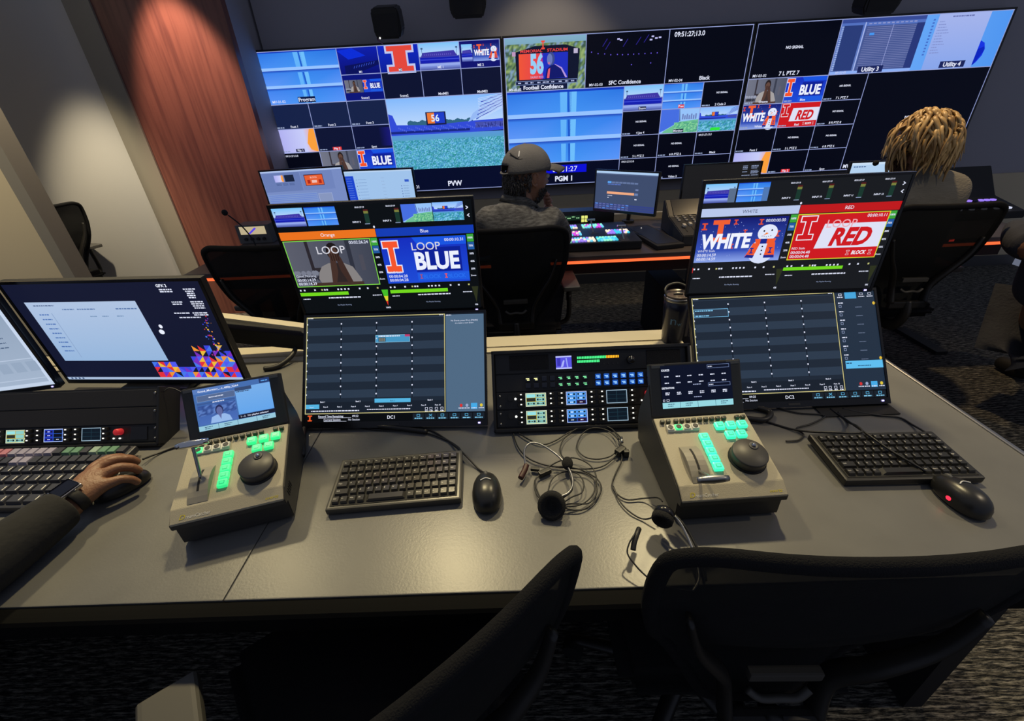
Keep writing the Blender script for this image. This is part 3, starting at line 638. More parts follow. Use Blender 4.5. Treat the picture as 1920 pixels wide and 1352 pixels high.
def replay_lower(c, left):
    c.rect(0, 0, 1000, 590, S(22, 30, 42), .5); c.rect(0, 14, 782, 545, S(44, 58, 76), .8)
    rows = 10
    for i in range(rows+1):
        if i % 2 == 0: c.rect(4, 18+i*44, 780, 18+(i+1)*44, S(30, 40, 54), 1.2)
    c.rect(4, 480, 780, 545, S(24, 32, 44), 1.3)
    for j in range(4):
        if j: c.rect(200*j-2, 30, 200*j+3, 460, S(18, 26, 38), 2, 1)
        for i in range(10): c.rect(200*j-3+(6 if j == 0 else 0), 38+i*44, 200*j+4+(6 if j == 0 else 0), 46+i*44, TXT, 3, 1)
        if not (left and j == 2): c.text('Bank %d' % (j+1), 100+200*j, 482, 7, TXT, 3, bold=.03)
    for i in range(10): c.text('Page %d' % (i+1), 40+78*i, 510, 7, TXT, 3, bold=.02)
    c.dash(10, 6, 30, 4, TXT, 3); c.dash(752, 4, 22, 5, TXT, 3)
    if left:
        c.rect(395, 112, 588, 154, S(70, 150, 195), 3); c.frame(395, 112, 588, 154, 2, S(150, 205, 235), 4); c.rect(560, 112, 588, 124, S(190, 60, 110), 5, 1); c.dash(412, 116, 120, 6, W_, 5); c.rect(412, 126, 452, 150, S(40, 60, 75), 5, 1)
        for k in range(3): c.rect(416+k*12, 128, 424+k*12, 148, S(130, 130, 120), 6, 1)
        c.rect(392, 466, 592, 488, S(85, 180, 225), 3); c.text('Bank 3', 492, 482, 7, S(20, 40, 60), 5); c.rect(4, 492, 82, 516, S(85, 180, 225), 3)
        c.rect(788, 8, 1000, 545, S(80, 106, 132), 1); c.dash(790, 8, 30, 5, TXT, 3); c.text('No Events, press IN or [MARK]', 892, 46, 8, TXT, 3, shear=.2); c.text('to create a new Event', 892, 60, 8, TXT, 3, shear=.2)
    else:
        c.frame(8, 66, 198, 112, 2.4, S(120, 190, 235), 4); c.dash(16, 72, 100, 6, S(130, 200, 240), 5); c.dash(16, 100, 75, 6, S(130, 200, 240), 5)
        c.rect(788, 6, 1000, 545, S(34, 48, 66), 1); c.rect(840, 6, 902, 42, S(70, 165, 220), 3)
        for k in (815, 930, 975): c.frame(k-9, 12, k+9, 24, 2, TXT, 3); c.dash(k-16, 30, 32, 5, TXT, 3)
        for i in range(7): c.dash(800, 62+i*48, 26, 6, TXT, 3); c.frame(802, 76+i*48, 816, 90+i*48, 2, DIM, 3); c.dash(890, 90+i*48, 36, 2, DIM, 3)
        c.disc(992, 72, 7, 9, S(230, 190, 60), 4); c.disc(992, 376, 7, 9, S(230, 190, 60), 4)
        c.rect(802, 386, 1000, 428, S(95, 190, 240), 3); c.dash(806, 396, 30, 5, S(20, 50, 90), 4); c.dash(866, 412, 70, 4, S(20, 50, 90), 4)
    YB = S(205, 195, 130)
    c.frame(2, 2, 784, 545, 4, YB, 6)
    for k in (680, 705, 735, 765): c.frame(k-8, 518, k+7, 532, 2, TXT, 4); c.dash(k-9, 536, 18, 5, TXT, 4)
    c.dash(36, 526, 270, 6, TXT, 4); c.dash(350, 522, 240, 5, TXT, 4)
    for k, cc in ((870, S(215, 50, 50)), (902, DIM), (940, S(70, 170, 230)), (980, S(225, 200, 60))):
        if k == 940: c.rect(k-16, 500, k+18, 532, cc, 4, 1)
        else: c.disc(k, 512, 8, 9, cc, 4, 10)
        c.dash(k-14, 524, 28, 5, TXT, 5)
    c.rect(0, 548, 1000, 590, S(6, 8, 10), 3)
    iblock(c, 30, 552, 24, 32, S(240, 90, 40), None, 5)
    c.text('Record Time Remaining:', 78, 564, 11, TXT, 5, 'L', bold=.01, sx=.9); c.rect(78, 566.5, 262, 568, TXT, 5, 1)
    c.text('09:22' if left else '09:25', 268, 564, 11, TXT, 5, 'L', bold=.01); c.text('Current Session:', 108, 583, 11, TXT, 5, 'L', bold=.01, sx=.9); c.rect(108, 585.5, 236, 587, TXT, 5, 1); c.text('No Session', 246, 583, 11, TXT, 5, 'L', sx=.9)
    c.text('DC1' if left else 'DC2', 484, 577, 17, W_, 5, bold=.01)
    for i in range(6):
        x = 604+i*66; c.rect(x, 552, x+62, 586, S(24, 32, 42), 4)
        c.frame(x+22, 555, x+40, 569, 2.2, S(90, 180, 225), 5) if i != 1 else (c.poly([(x+22, 555), (x+26, 555), (x+42, 569), (x+38, 569)], S(90, 180, 225), 5, 1), c.poly([(x+38, 555), (x+42, 555), (x+26, 569), (x+22, 569)], S(90, 180, 225), 5, 1))
        c.dash(x+10, 575, 42, 6, S(130, 200, 235), 5)
def local_frame(name, par, loc, rot):
    o = link(bpy.data.objects.new(name, None)); o.parent = par; o.location = loc; o.rotation_euler = rot; o.empty_display_size = .02; return o
def flat_panel(mb, W, H, th=.012, bez=.006, chin=.012, M=None, m=BLK):
    """display body whose picture area is W x H with its lower left at z=0"""
    mb.box((0, th/2+.001, (H+bez-chin)/2), (W+2*bez, th, H+bez+chin), m, .003, M=M)
    for c, d in (((0, -.001, -chin/2), (W+2*bez, .004, chin)), ((0, -.001, H+bez/2), (W+2*bez, .004, bez)), ((-W/2-bez/2, -.001, H/2), (bez, .004, H)), ((W/2+bez/2, -.001, H/2), (bez, .004, H))):
        mb.box(c, d, BLKG, M=M)
    return mb
def dual(name, label, x, y, z, yaw, W, H, tilt, up, left):
    t = thing(name, label, 'monitor', (x, y, z), (0, 0, yaw))
    lo = flat_panel(MB(), W, H, chin=.016).build('lower_display', t); lo.rotation_euler = (-tilt, 0, 0); lo.location = (0, 0, .016)
    c = Canvas(W, H, 1000, 590, .00004); replay_lower(c, left); c.build('screen', lo, -.0005)
    MB().box((W/2-.015, -.0045, -.008), (.006, .001, .004), LEDB).build('power_light', lo)
    MB().box((0, -.0035, -.008), (.03, .001, .005), DKG).build('badge', lo)
    (ux, uy, uz, uyaw, ut, UW, UH) = up
    hi = flat_panel(MB(), UW, UH, chin=.010).build('upper_display', t)
    hi.location = Matrix.Rotation(-yaw, 4, 'Z') @ (Vector((ux, uy, uz))-Vector((x, y, z))); hi.rotation_euler = (-ut, 0, uyaw-yaw)
    c = Canvas(UW, UH, 1000, 590, .00004); replay_upper(c, left); c.build('screen', hi, -.0005)
    MB().box((UW/2-.012, -.0045, -.005), (.006, .001, .004), LEDB).build('power_light', hi)
    hy = H*math.sin(tilt)+.012; hz = H*math.cos(tilt)+.016
    MB().cyl((-W/2+.04, hy+.012, hz-.002), (W/2-.04, hy+.012, hz-.002), .007, BLK).build('hinge', t)
    st = MB().box((0, hy*.5+.12, hz*.42), (.22, .006, hz*.80), BLK, .002, rot=(-.10, 0, 0)); st.box((0, hy*.5+.06, .003), (.3, .22, .006), BLK, .002); st.build('stand', t)
    return t
dual('stacked_monitor', 'dual stacked black monitor marked DC1 with orange and blue loop clips', -.335, .9139, .750, -.035, .476, .279, .6116, (-.3332, 1.085, 1.0035, -.0231, -.0679, .471, .277), True)
dual('stacked_monitor', 'dual stacked black monitor marked DC2 with white and red loop clips', .6989, .931, .750, .0, .478, .282, .63, (.688, 1.1, 1.004, -.035, .0, .467, .276), False)

def simple_monitor(label, loc, yaw, tilt, W, H, fill, stand=None, cw=640, ch=360, led=False):
    t = thing('computer_monitor', label, 'monitor', loc, (0, 0, yaw))
    d = flat_panel(MB(), W, H, .02, .008, .014).build('display', t); d.rotation_euler = (-tilt, 0, 0)
    c = Canvas(W, H, cw, ch, .00006); fill(c); c.build('screen', d, -.0006)
    if led: MB().box((.5*W-.01, -.0045, -.006), (.005, .001, .004), LEDB).build('power_light', d)
    if stand is not None:
        h = loc[2]-stand
        MB().box((0, .05, (-h+H*.45)/2), (.045, .02, h+H*.45), DKG, .004).box((0, .034, H*.4), (.08, .03, .08), DKG, .004).build('stand_post', t)
        MB().box((0, .06, -h+.006), (.22, .16, .012), DKG, .005).build('stand_foot', t)
    return t
def scr_wall(c):
    c.rect(0, 0, 640, 360, S(20, 24, 48), 1)
    c.grad(36, 62, 408, 282, S(176, 196, 226), S(150, 182, 220), 2)
    c.dash(60, 72, 70, 4, S(80, 100, 140), 3)
    for i, (x, w) in enumerate(((150, 40), (200, 60), (330, 70))): c.dash(x, 86, w, 4, S(90, 120, 170), 3)
    for i in range(9): c.dash(60, 104+i*17, 34, 4, S(70, 110, 180), 3)
    c.rect(104, 100, 106, 268, S(135, 160, 200), 3, 1)
    for x in (230, 270, 320): c.dash(x, 112, 22, 3, S(110, 140, 180), 3)
    c.disc(446, 152, 6, 7, W_, 3); c.disc(440, 172, 9, 9, W_, 3)
    c.rect(0, 350, 640, 360, S(170, 190, 220), 3)
    for i in range(4): c.rect(12+i*14, 352, 19+i*14, 358, S(60, 80, 120), 4, 1)
    c.text('GFX 2', 500, 18, 9, W_, 4, 'L', bold=.03)
    for i, (x, w, y) in enumerate(((520, 40, 24), (520, 40, 31), (596, 38, 24), (600, 26, 31), (602, 24, 38), (600, 28, 45), (602, 22, 52), (540, 34, 66), (540, 30, 73), (600, 40, 66), (600, 40, 73), (602, 38, 80), (604, 34, 87), (530, 50, 104), (590, 48, 104), (592, 46, 111), (540, 70, 119))): c.dash(x-16, y, w, 4, TXT, 4)
    rnd = random.Random(11); cs = [S(60, 70, 220), S(70, 120, 235), S(120, 50, 190), S(225, 50, 60), S(240, 150, 50), S(225, 60, 160), S(235, 190, 60), S(80, 90, 240)]
    u = 21
    for i in range(16):
        for j in range(10):
            x = 640-i*u; y = 350-j*u
            lim = 2.2+ (3.2 if i < 9 else 0)*(1-i/9 if i < 9 else 0) + (1.6 if i in (3, 4, 5) else 0)
            if i > 13 or j > lim or (j == int(lim) and rnd.random() < .4): continue
            a, b = rnd.choice(cs), rnd.choice(cs)
            if rnd.random() < .25: a = S(20, 24, 48)
            if rnd.random() < .5: c.poly([(x-u, y), (x, y), (x, y-u)], a, 3, 1); c.poly([(x-u, y), (x, y-u), (x-u, y-u)], b, 3, 1)
            else: c.poly([(x-u, y-u), (x, y), (x, y-u)], a, 3, 1); c.poly([(x-u, y), (x, y), (x-u, y-u)], b, 3, 1)
    for k in range(46):
        t = k/45; x = 626-60*rnd.random()*(1-t*.6)-8; y = 262-150*t+rnd.uniform(-6, 6); s = rnd.uniform(2.5, 7)*(1.1-t*.6)
        c.rect(x, y, x+s, y+s, rnd.choice(cs), 3, 1)
def scr_pale(c):
    c.grad(0, 0, 640, 360, S(140, 158, 182), S(165, 182, 205), 1); c.rect(0, 0, 640, 10, S(190, 205, 228), 2)
    c.rect(40, 40, 380, 230, S(110, 126, 148), 2); c.frame(60, 60, 470, 245, 4, S(185, 200, 222), 3); c.rect(70, 68, 460, 236, S(98, 112, 134), 3.5)
    c.frame(0, 250, 640, 330, 3, S(185, 200, 222), 3); c.rect(0, 346, 640, 360, S(195, 210, 232), 3); c.rect(628, 0, 640, 360, S(200, 215, 238), 3)
    for i in range(10): c.dash(500, 50+i*17, 90, 4, S(80, 100, 130), 4)
    for i in range(6): c.rect(400+i*40, 262, 430+i*40, 300, S(150, 168, 192), 4, 1)
simple_monitor('black monitor with dark desktop, pale window and coloured triangle wallpaper at left', (-1.125, 1.15, .783), -.08, -.05, .582, .318, scr_wall, .752)
simple_monitor('angled black monitor with pale grey program screen cut by the left edge', (-1.70, 1.08, .79), .2, -.05, .57, .318, scr_pale, .752, led=True)
def scr_edit(c):
    c.rect(0, 0, 640, 360, S(120, 140, 195), 1); c.rect(0, 0, 640, 12, S(175, 195, 235), 2); c.rect(4, 16, 300, 160, S(105, 125, 180), 2); c.rect(306, 16, 560, 160, S(112, 132, 188), 2)
    p_orange(c, 96, 34, 166, 86, 3); c.rect(176, 34, 250, 86, S(25, 35, 60), 3); c.rect(330, 40, 480, 126, S(60, 30, 50), 3); c.rect(334, 46, 476, 122, S(230, 95, 50), 4)
    c.text('BLOCK', 405, 70, 12, S(250, 220, 210), 5); c.rect(385, 85, 425, 105, S(240, 190, 180), 5); c.rect(350, 82, 372, 110, S(170, 40, 30), 5); c.rect(440, 82, 462, 110, S(170, 40, 30), 5)
    for i in range(9): c.dash(100+(i % 3)*52, 96+(i//3)*7, 40, 3, S(60, 80, 130), 3)
    c.rect(4, 180, 400, 330, S(130, 155, 205), 2); c.rect(410, 190, 520, 300, S(135, 150, 190), 2); c.frame(410, 190, 520, 300, 3, S(165, 180, 220), 3)
    for i in range(6): c.rect(10, 186+i*14, 396, 194+i*14, S(110, 135, 205), 3, 1)
    c.rect(10, 280, 396, 312, S(140, 215, 205), 3); c.rect(60, 270, 66, 330, S(40, 60, 90), 4, 1); c.rect(0, 335, 640, 360, S(95, 105, 200), 3)
def scr_mail(c):
    c.rect(0, 0, 640, 360, S(160, 195, 235), 1); c.rect(0, 40, 80, 360, S(30, 70, 205), 2); c.rect(0, 0, 640, 12, S(185, 210, 240), 2)
    for i in range(14): c.dash(8, 60+i*20, 50, 3, S(110, 150, 235), 3)
    for i in range(10): c.rect(100, 70+i*26, 106, 76+i*26, S(90, 110, 160), 3, 1); c.dash(118, 70+i*26, 80, 3, S(110, 140, 190), 3); c.dash(340, 60+i*28, 30, 3, S(140, 165, 200), 3)
    c.rect(560, 80, 600, 100, S(50, 90, 200), 3)
    for i in range(8): c.rect(520, 130+i*22, 527, 137+i*22, S(40, 70, 150), 3, 1); c.dash(540, 130+i*22, 50, 3, S(90, 120, 170), 3)
def scr_slate(c):
    c.rect(0, 0, 640, 360, S(62, 76, 108), 1); c.rect(0, 0, 640, 20, S(175, 205, 240), 2); c.rect(0, 20, 640, 30, S(80, 95, 130), 2)
    c.rect(130, 90, 170, 108, S(90, 160, 235), 3)
    for i in range(7): c.rect(174+i*40, 92, 210+i*40, 108, S(100, 118, 160), 3, 1)
    for i in range(4): c.rect(132+i*36, 114, 164+i*36, 122, S(90, 115, 190), 3, 1)
    c.rect(130, 186, 420, 208, S(240, 170, 130), 3); c.rect(424, 188, 460, 208, S(110, 130, 175), 3); c.rect(430, 150, 460, 164, S(115, 130, 175), 3); c.dash(140, 222, 50, 4, TXT, 3); c.dash(140, 240, 16, 6, TXT, 3); c.dash(430, 240, 24, 8, TXT, 3)
    for j in range(3):
        c.rect(0, 300+j*20, 640, 316+j*20, S(52, 66, 130), 2)
        for i in range(9): c.rect(8+i*42, 302+j*20, 38+i*42, 312+j*20, S(90, 140, 225) if (i+j) % 4 == 0 else S(95, 105, 165), 3, 1)
def scr_dark(c):
    c.rect(0, 0, 640, 360, S(28, 28, 30), 1)
    for i, (x, w, y) in enumerate(((490, 40, 20), (490, 40, 32), (490, 40, 44), (490, 44, 66), (490, 70, 94), (560, 60, 20), (560, 60, 30), (562, 50, 40), (562, 60, 58), (562, 66, 68), (562, 60, 78), (570, 60, 94))): c.dash(x, y, w, 5, DIM, 3)
def scr_small(c):
    c.rect(0, 0, 640, 360, S(180, 210, 240), 1); c.rect(0, 0, 640, 16, S(205, 225, 245), 2); c.dash(20, 26, 90, 8, S(60, 90, 140), 3); c.rect(240, 100, 400, 300, S(40, 45, 60), 3); c.rect(60, 80, 200, 320, S(160, 195, 235), 3)
simple_monitor('black monitor with grey editing timeline at the left end of the rear desk', (-1.262, 2.86, .925), .10, -.05, .47, .264, scr_edit, .745)
simple_monitor('black monitor with pale page and blue sidebar beside the timeline monitor', (-.80, 2.84, .92), -.12, -.05, .42, .245, scr_mail, .745)
simple_monitor('turned black touch monitor with slate menu beside the video switcher', (.6462, 2.72, .885), -.6871, .054, .385, .215, scr_slate)
bpy.data.objects['computer_monitor.004']  # hung from the rear rail
t = bpy.data.objects['computer_monitor.004']; am = MB().tube([(.655, 2.745, .98), (.70, 2.82, .97), (.76, 2.93, .93), (.76, 3.00, .85), (.76, 3.03, .755)], .013, DKG, n=10).cyl((.76, 3.03, .746), (.76, 3.03, .76), .04, DKG).build('support_arm', t); am.matrix_parent_inverse = (Matrix.Translation(t.location) @ t.rotation_euler.to_matrix().to_4x4()).inverted()
simple_monitor('dark monitor with small white text behind the DC2 monitor', (1.30, 2.95, .825), -.02, 0, .46, .262, scr_dark, .745)
simple_monitor('pale bright monitor hidden behind the fair haired person', (2.22, 2.78, .815), -.05, 0, .48, .262, scr_small, .745)
# swing arm behind the left monitors
t = thing('monitor_arm', 'cream swing arm with black panel behind the triangle wallpaper monitor', 'monitor arm', (-.86, 1.35, .757))
MB().box((0, -.006, .118), (.30, .035, .012), CREAM, .004, rot=(0, .19, 0)).cyl((.148, -.006, .078), (.148, -.006, .098), .022, CREAM).build('arm', t)
MB().box((0, .0, .062), (.29, .05, .055), BLKM, .004, rot=(0, .17, 0)).build('black_cover', t)
MB().cyl((.148, -.006, 0), (.148, -.006, .085), .013, DKG).build('arm_post', t)
tag(MB().tube([(-.77, 1.35, .80), (-.765, 1.33, .78), (-.77, 1.29, .765), (-.80, 1.25, .753), (-.84, 1.24, .752)], .008, BLK).build('drop_cable'), 'black cable dropping from the swing arm to the desk', 'cable')

# ------------------------------------------------------------------ replay controllers
def controller(label, loc, yaw, lit, bar_t, fill, hand_up):
    t = thing('replay_controller', label, 'replay controller', loc, (0, 0, yaw))
    W = .2018; yB, zB, yC, zC, yD, zD = .0229, .0778, .1837, .1136, .244, .2115
    MB().prism([(.012, 0), (.255, 0), (.272, .05), (.268, .085), (.232, .17), (yC+.004, zC-.004), (yB, zB-.004), (.0, .060), (.0, .048), (.012, .044)], -W/2, W/2, DKG, 'X', .0015).build('body', t)
    MB().prism([(.001, .0495), (.0, .0625), (yB, zB), (yC, zC), (yC+.001, zC-.004), (yB+.002, zB-.005), (.004, .058), (.004, .0495)], -W/2+.002, W/2-.002, BEIGE, 'X', .0008).build('deck', t)
    for sx in (-1, 1):
        for yy in (.035, .235): MB().cyl((sx*(W/2-.02), yy, -.006), (sx*(W/2-.02), yy, 0), .008, BLKM, n=12).build('rubber_foot', t)
    for k in range(5): MB().box((W/2+.0003, .03+k*.007, .05), (.001, .003, .018), BLKM, rot=(.2, 0, 0)).build('vent_slot', t)
    a = math.atan2(zC-zB, yC-yB); L = math.hypot(zC-zB, yC-yB)
    fr = Matrix.Translation((-W/2, yC, zC)) @ Matrix.Rotation(a, 4, 'X')
    def P(s, u): return (s*W, -u*L)
    def part(mb, name, par=t): return mb.build(name, par)
    for i in range(13):   # little black soft keys
        s = (.079, .141)[i] if i < 2 else (.223+(i-2)*.0633 if i < 11 else (.87, .932)[i-11])
        x, y = P(s, .083); part(MB().box((x, y, .0035), (.0088, .0075, .009), mat('olive_key', (.03, .035, .028), .4), .002, M=fr), 'soft_key')
    part(MB().box((*P(.265, .187), .0015), (.066, .017, .005), WHITEB, .002, M=fr), 'button_bezel')
    for i in range(4):
        x, y = P(.135+i*.0867, .187); part(MB().box((x, y, .0045), (.0145, .0135, .006), GREEN if (i == 0 and not lit) or (i == 1 and lit) else WHITEB, .002, M=fr).lathe([(.0042, .0076), (.0052, .0076), (.0052, .0080), (.0042, .0080)], DKG, 20, M=fr @ Matrix.Translation((x, y, 0))), 'clear_button')
    G = CYAN if lit else GREEN; GD = mat('green_icon', (.05, .4, .25), .3, emit=S(20, 150, 95), es=1)
    for s, u in ((.645, .203), (.762, .201), (.88, .2), (.707, .351), (.823, .348)):
        x, y = P(s, u); part(MB().box((x, y, .004), (.0185, .017, .009), G, .003, M=fr).box((x, y, .0087), (.0095, .0075, .0006), GD, .0002, M=fr).box((x, y, .0091), (.0070, .0050, .0004), G, M=fr), 'lit_button')
    for i in range(5):
        x, y = P(.437, .36+i*.108); part(MB().box((x, y, .004), (.0185, .0165, .009), G, .003, M=fr).box((x, y, .0087), (.0095, .0075, .0006), GD, .0002, M=fr).box((x, y, .0091), (.0070, .0050, .0004), G, M=fr), 'lit_button')
    # t-bar plate, slot and handle
    x0, y0 = P(.15, .47); x1, y1 = P(.325, .975); xc = (x0+x1)/2; n = 8
    arc = [(y0+(y1-y0)*k/n, .001+.014*math.sin(PI*(k/n))**.8*(1-.25*k/n)) for k in range(n+1)]
    part(MB().prism([(p[0], p[1]) for p in arc]+[(y1, -.001), (y0, -.001)], x0, x1, mat('slot_plate', (.30, .28, .23), .5), 'X', M=fr), 'slot_plate')
    part(MB().prism([(p[0], p[1]+.0006) for p in arc[1:-2]]+[(p[0], p[1]-.001) for p in arc[1:-2][::-1]], xc-.002, xc+.002, BLKM, 'X', M=fr), 'slot')
    by = y0+(y1-y0)*(.42 if hand_up else .72); top = (xc, by+(.045 if hand_up else -.043), .066 if hand_up else .044)
    part(_cylM((xc, by, .006), top, .0032, STEEL, fr), 'lever')
    hb = MB(); prof = [(.001, -.029), (.0052, -.0285), (.0068, -.018), (.0080, 0), (.0068, .018), (.0052, .0285), (.001, .029)]
    hb.lathe(prof, CHROME if hand_up else STEEL, 16, M=fr @ Matrix.Translation(top) @ Matrix.Rotation(PI/2, 4, 'Y')); part(hb, 'handle')
    # jog wheel
    jx, jy = P(.755, .70); J = fr @ Matrix.Translation((jx, jy, 0))
    part(MB().lathe([(.035, 0), (.035, .003), (.028, .004)], BLKM, 36, M=J), 'jog_base')
    w = part(MB().lathe([(.029, .004), (.033, .006), (.033, .021), (.0315, .023), (.001, .0232)], mat('jog_grey', (.055, .053, .05), .45), 44, M=J), 'jog_wheel')
    fx, fy = (.003, .019) if hand_up else (.012, .014)
    MB().lathe([(.0085, .0233), (.0085, .0245), (.006, .0246), (.004, .0236), (.001, .0234)], GRYP, 20, M=J @ Matrix.Translation((fx, fy, 0))).sphere((fx, fy, .0245), .0045, GLOSSY, 10, M=J).build('finger_dimple', w)
    # hinged display
    tl = math.atan2(yD-yC, zD-zC); DL = math.hypot(yD-yC, zD-zC)
    D = Matrix.Translation((0, yC+.003, zC)) @ Matrix.Rotation(-tl, 4, 'X')
    b = MB().box((0, .010, DL/2), (W-.004, .020, DL), DKG, .003, M=D); disp = part(b, 'display_housing')
    for sx in (-1, 1): MB().box((sx*(W/2-.02), -.0005, DL-.006), (.028, .002, .007), GRYP, .0008, M=D).build('latch', disp)
    c = Canvas(.76*W, .80*DL, 800, 480, .00004); fill(c); so = c.build('screen', disp); so.matrix_local = D @ Matrix.Translation((0, -.0015, .155*DL))
    # printed names on the front lip
    lip = Matrix.Translation((0, 0, .0625)) @ Matrix.Rotation(math.atan2(zB-.0625, yB), 4, 'X')
    for s, x, h, m, w in (('D', -W/2+.018, .0088, YELP, .0105), ('reamCatcher', -W/2+.028, .0062, WHITEP, .044), ('evertz', W/2-.034, .0058, YELP, .024)):
        vs, fs, xa, xb = glyphs(s, .005, .25); k = h/.69; kx = w/(xb-xa)
        MB().add([((v[0]-xa)*kx+x, v[1]*k+.006, .0006) for v in vs], fs, m, M=lip).build('printed_name', t)
    return t
def _cylM(a, b, r, m, M):
    q = MB().cyl(a, b, r, m, n=12); q.v = [tuple(M @ Vector(v)) for v in q.v]; return q
GLOSSY = mat('chrome_ball', (.6, .6, .62), .1, 1)
def scr_c1(c):
    c.rect(0, 0, 800, 480, S(70, 110, 175), 1); c.rect(0, 0, 430, 55, S(90, 125, 190), 2); c.text('Good_Morning_...t_480p_h264', 50, 42, 20, W_, 4, 'L', bold=.02, width=420)
    c.rect(30, 80, 420, 150, S(85, 105, 145), 2); c.frame(30, 80, 420, 150, 3, S(140, 160, 200), 3); c.dash(150, 108, 150, 10, TXT, 4)
    c.rect(20, 165, 410, 185, S(60, 90, 150), 2); c.dash(180, 168, 120, 12, TXT, 4)
    q = c.at(20, 190, 410, 410, 160, 90); q.grad(0, 0, 160, 90, S(60, 95, 165), S(75, 110, 185), 2)
    q.noise(0, 4, 160, 50, 14, 6, [S(60, 90, 160), S(95, 130, 200), S(50, 75, 140)], 2.5, 3)
    q.poly([(44, 90), (52, 62), (76, 54), (108, 54), (128, 66), (136, 90)], S(150, 185, 235), 4); q.disc(88, 34, 17, 24, S(40, 45, 90), 5, 16); q.disc(88, 39, 13, 20, S(95, 105, 160), 6, 16); q.poly([(82, 56), (94, 56), (90, 78)], S(100, 110, 165), 6)
    c.grad(425, 60, 800, 370, S(120, 175, 235), S(100, 165, 235), 2); c.rect(425, 60, 600, 100, S(55, 75, 115), 3); c.dash(435, 105, 140, 10, S(50, 60, 90), 4); c.rect(690, 0, 800, 55, S(40, 60, 110), 3); c.dash(710, 24, 70, 12, S(90, 160, 230), 4)
    c.rect(415, 375, 800, 420, S(25, 30, 50), 3); c.text('1 - 2   No playlist selected', 440, 405, 17, TXT, 4, 'L', bold=.02, width=290)
    c.rect(0, 424, 800, 480, S(150, 200, 220), 3)
    for x in (200, 400, 600): c.rect(x-2, 424, x+2, 480, S(60, 90, 120), 4, 1)
    for x in (60, 260, 660): c.dash(x, 438, 80, 8, S(50, 80, 110), 4); c.dash(x, 456, 60, 8, S(50, 80, 110), 4)
def scr_c2(c):
    c.rect(0, 0, 800, 480, S(10, 16, 36), 1); c.text('SOURCES', 10, 62, 22, W_, 4, 'L', bold=.03, width=92); c.text('DESTINATIONS', 4, 262, 20, W_, 4, 'L', bold=.03, width=140)
    for x0, y0 in ((530, 15), (530, 218)): c.frame(x0, y0, x0+250, y0+40, 3, S(130, 150, 200), 3); c.dash(x0+10, y0+16, 50, 10, TXT, 4)
    for r, y in enumerate((118, 190, 300)):
        for i in range(6):
            c.dash(40+i*130, y, 48, 12, TXT, 4)
            if r == 2: c.dash(40+i*130, y+18, 48, 12, TXT, 4)
    for y in (222, 362): c.dash(360, y, 90, 9, S(170, 180, 215), 4)
    c.frame(8, 378, 30, 402, 4, TXT, 4); c.frame(48, 378, 80, 402, 4, TXT, 4)
    c.rect(0, 414, 800, 480, S(150, 215, 225), 3)
    for x in (200, 400, 600): c.rect(x-2, 414, x+2, 480, S(60, 90, 120), 4, 1)
    for x in (60, 260, 660): c.dash(x, 430, 80, 8, S(50, 80, 110), 4); c.dash(x, 452, 60, 8, S(50, 80, 110), 4)
controller('beige replay controller with raised lever and green buttons, turned beside the left keyboard', (-.5715, .587, .7505), .2885, False, .4, scr_c1, True)
controller('beige replay controller with lowered lever and teal lit buttons in front of the DC2 monitor', (.386, .5766, .7505), .0395, True, .8, scr_c2, False)

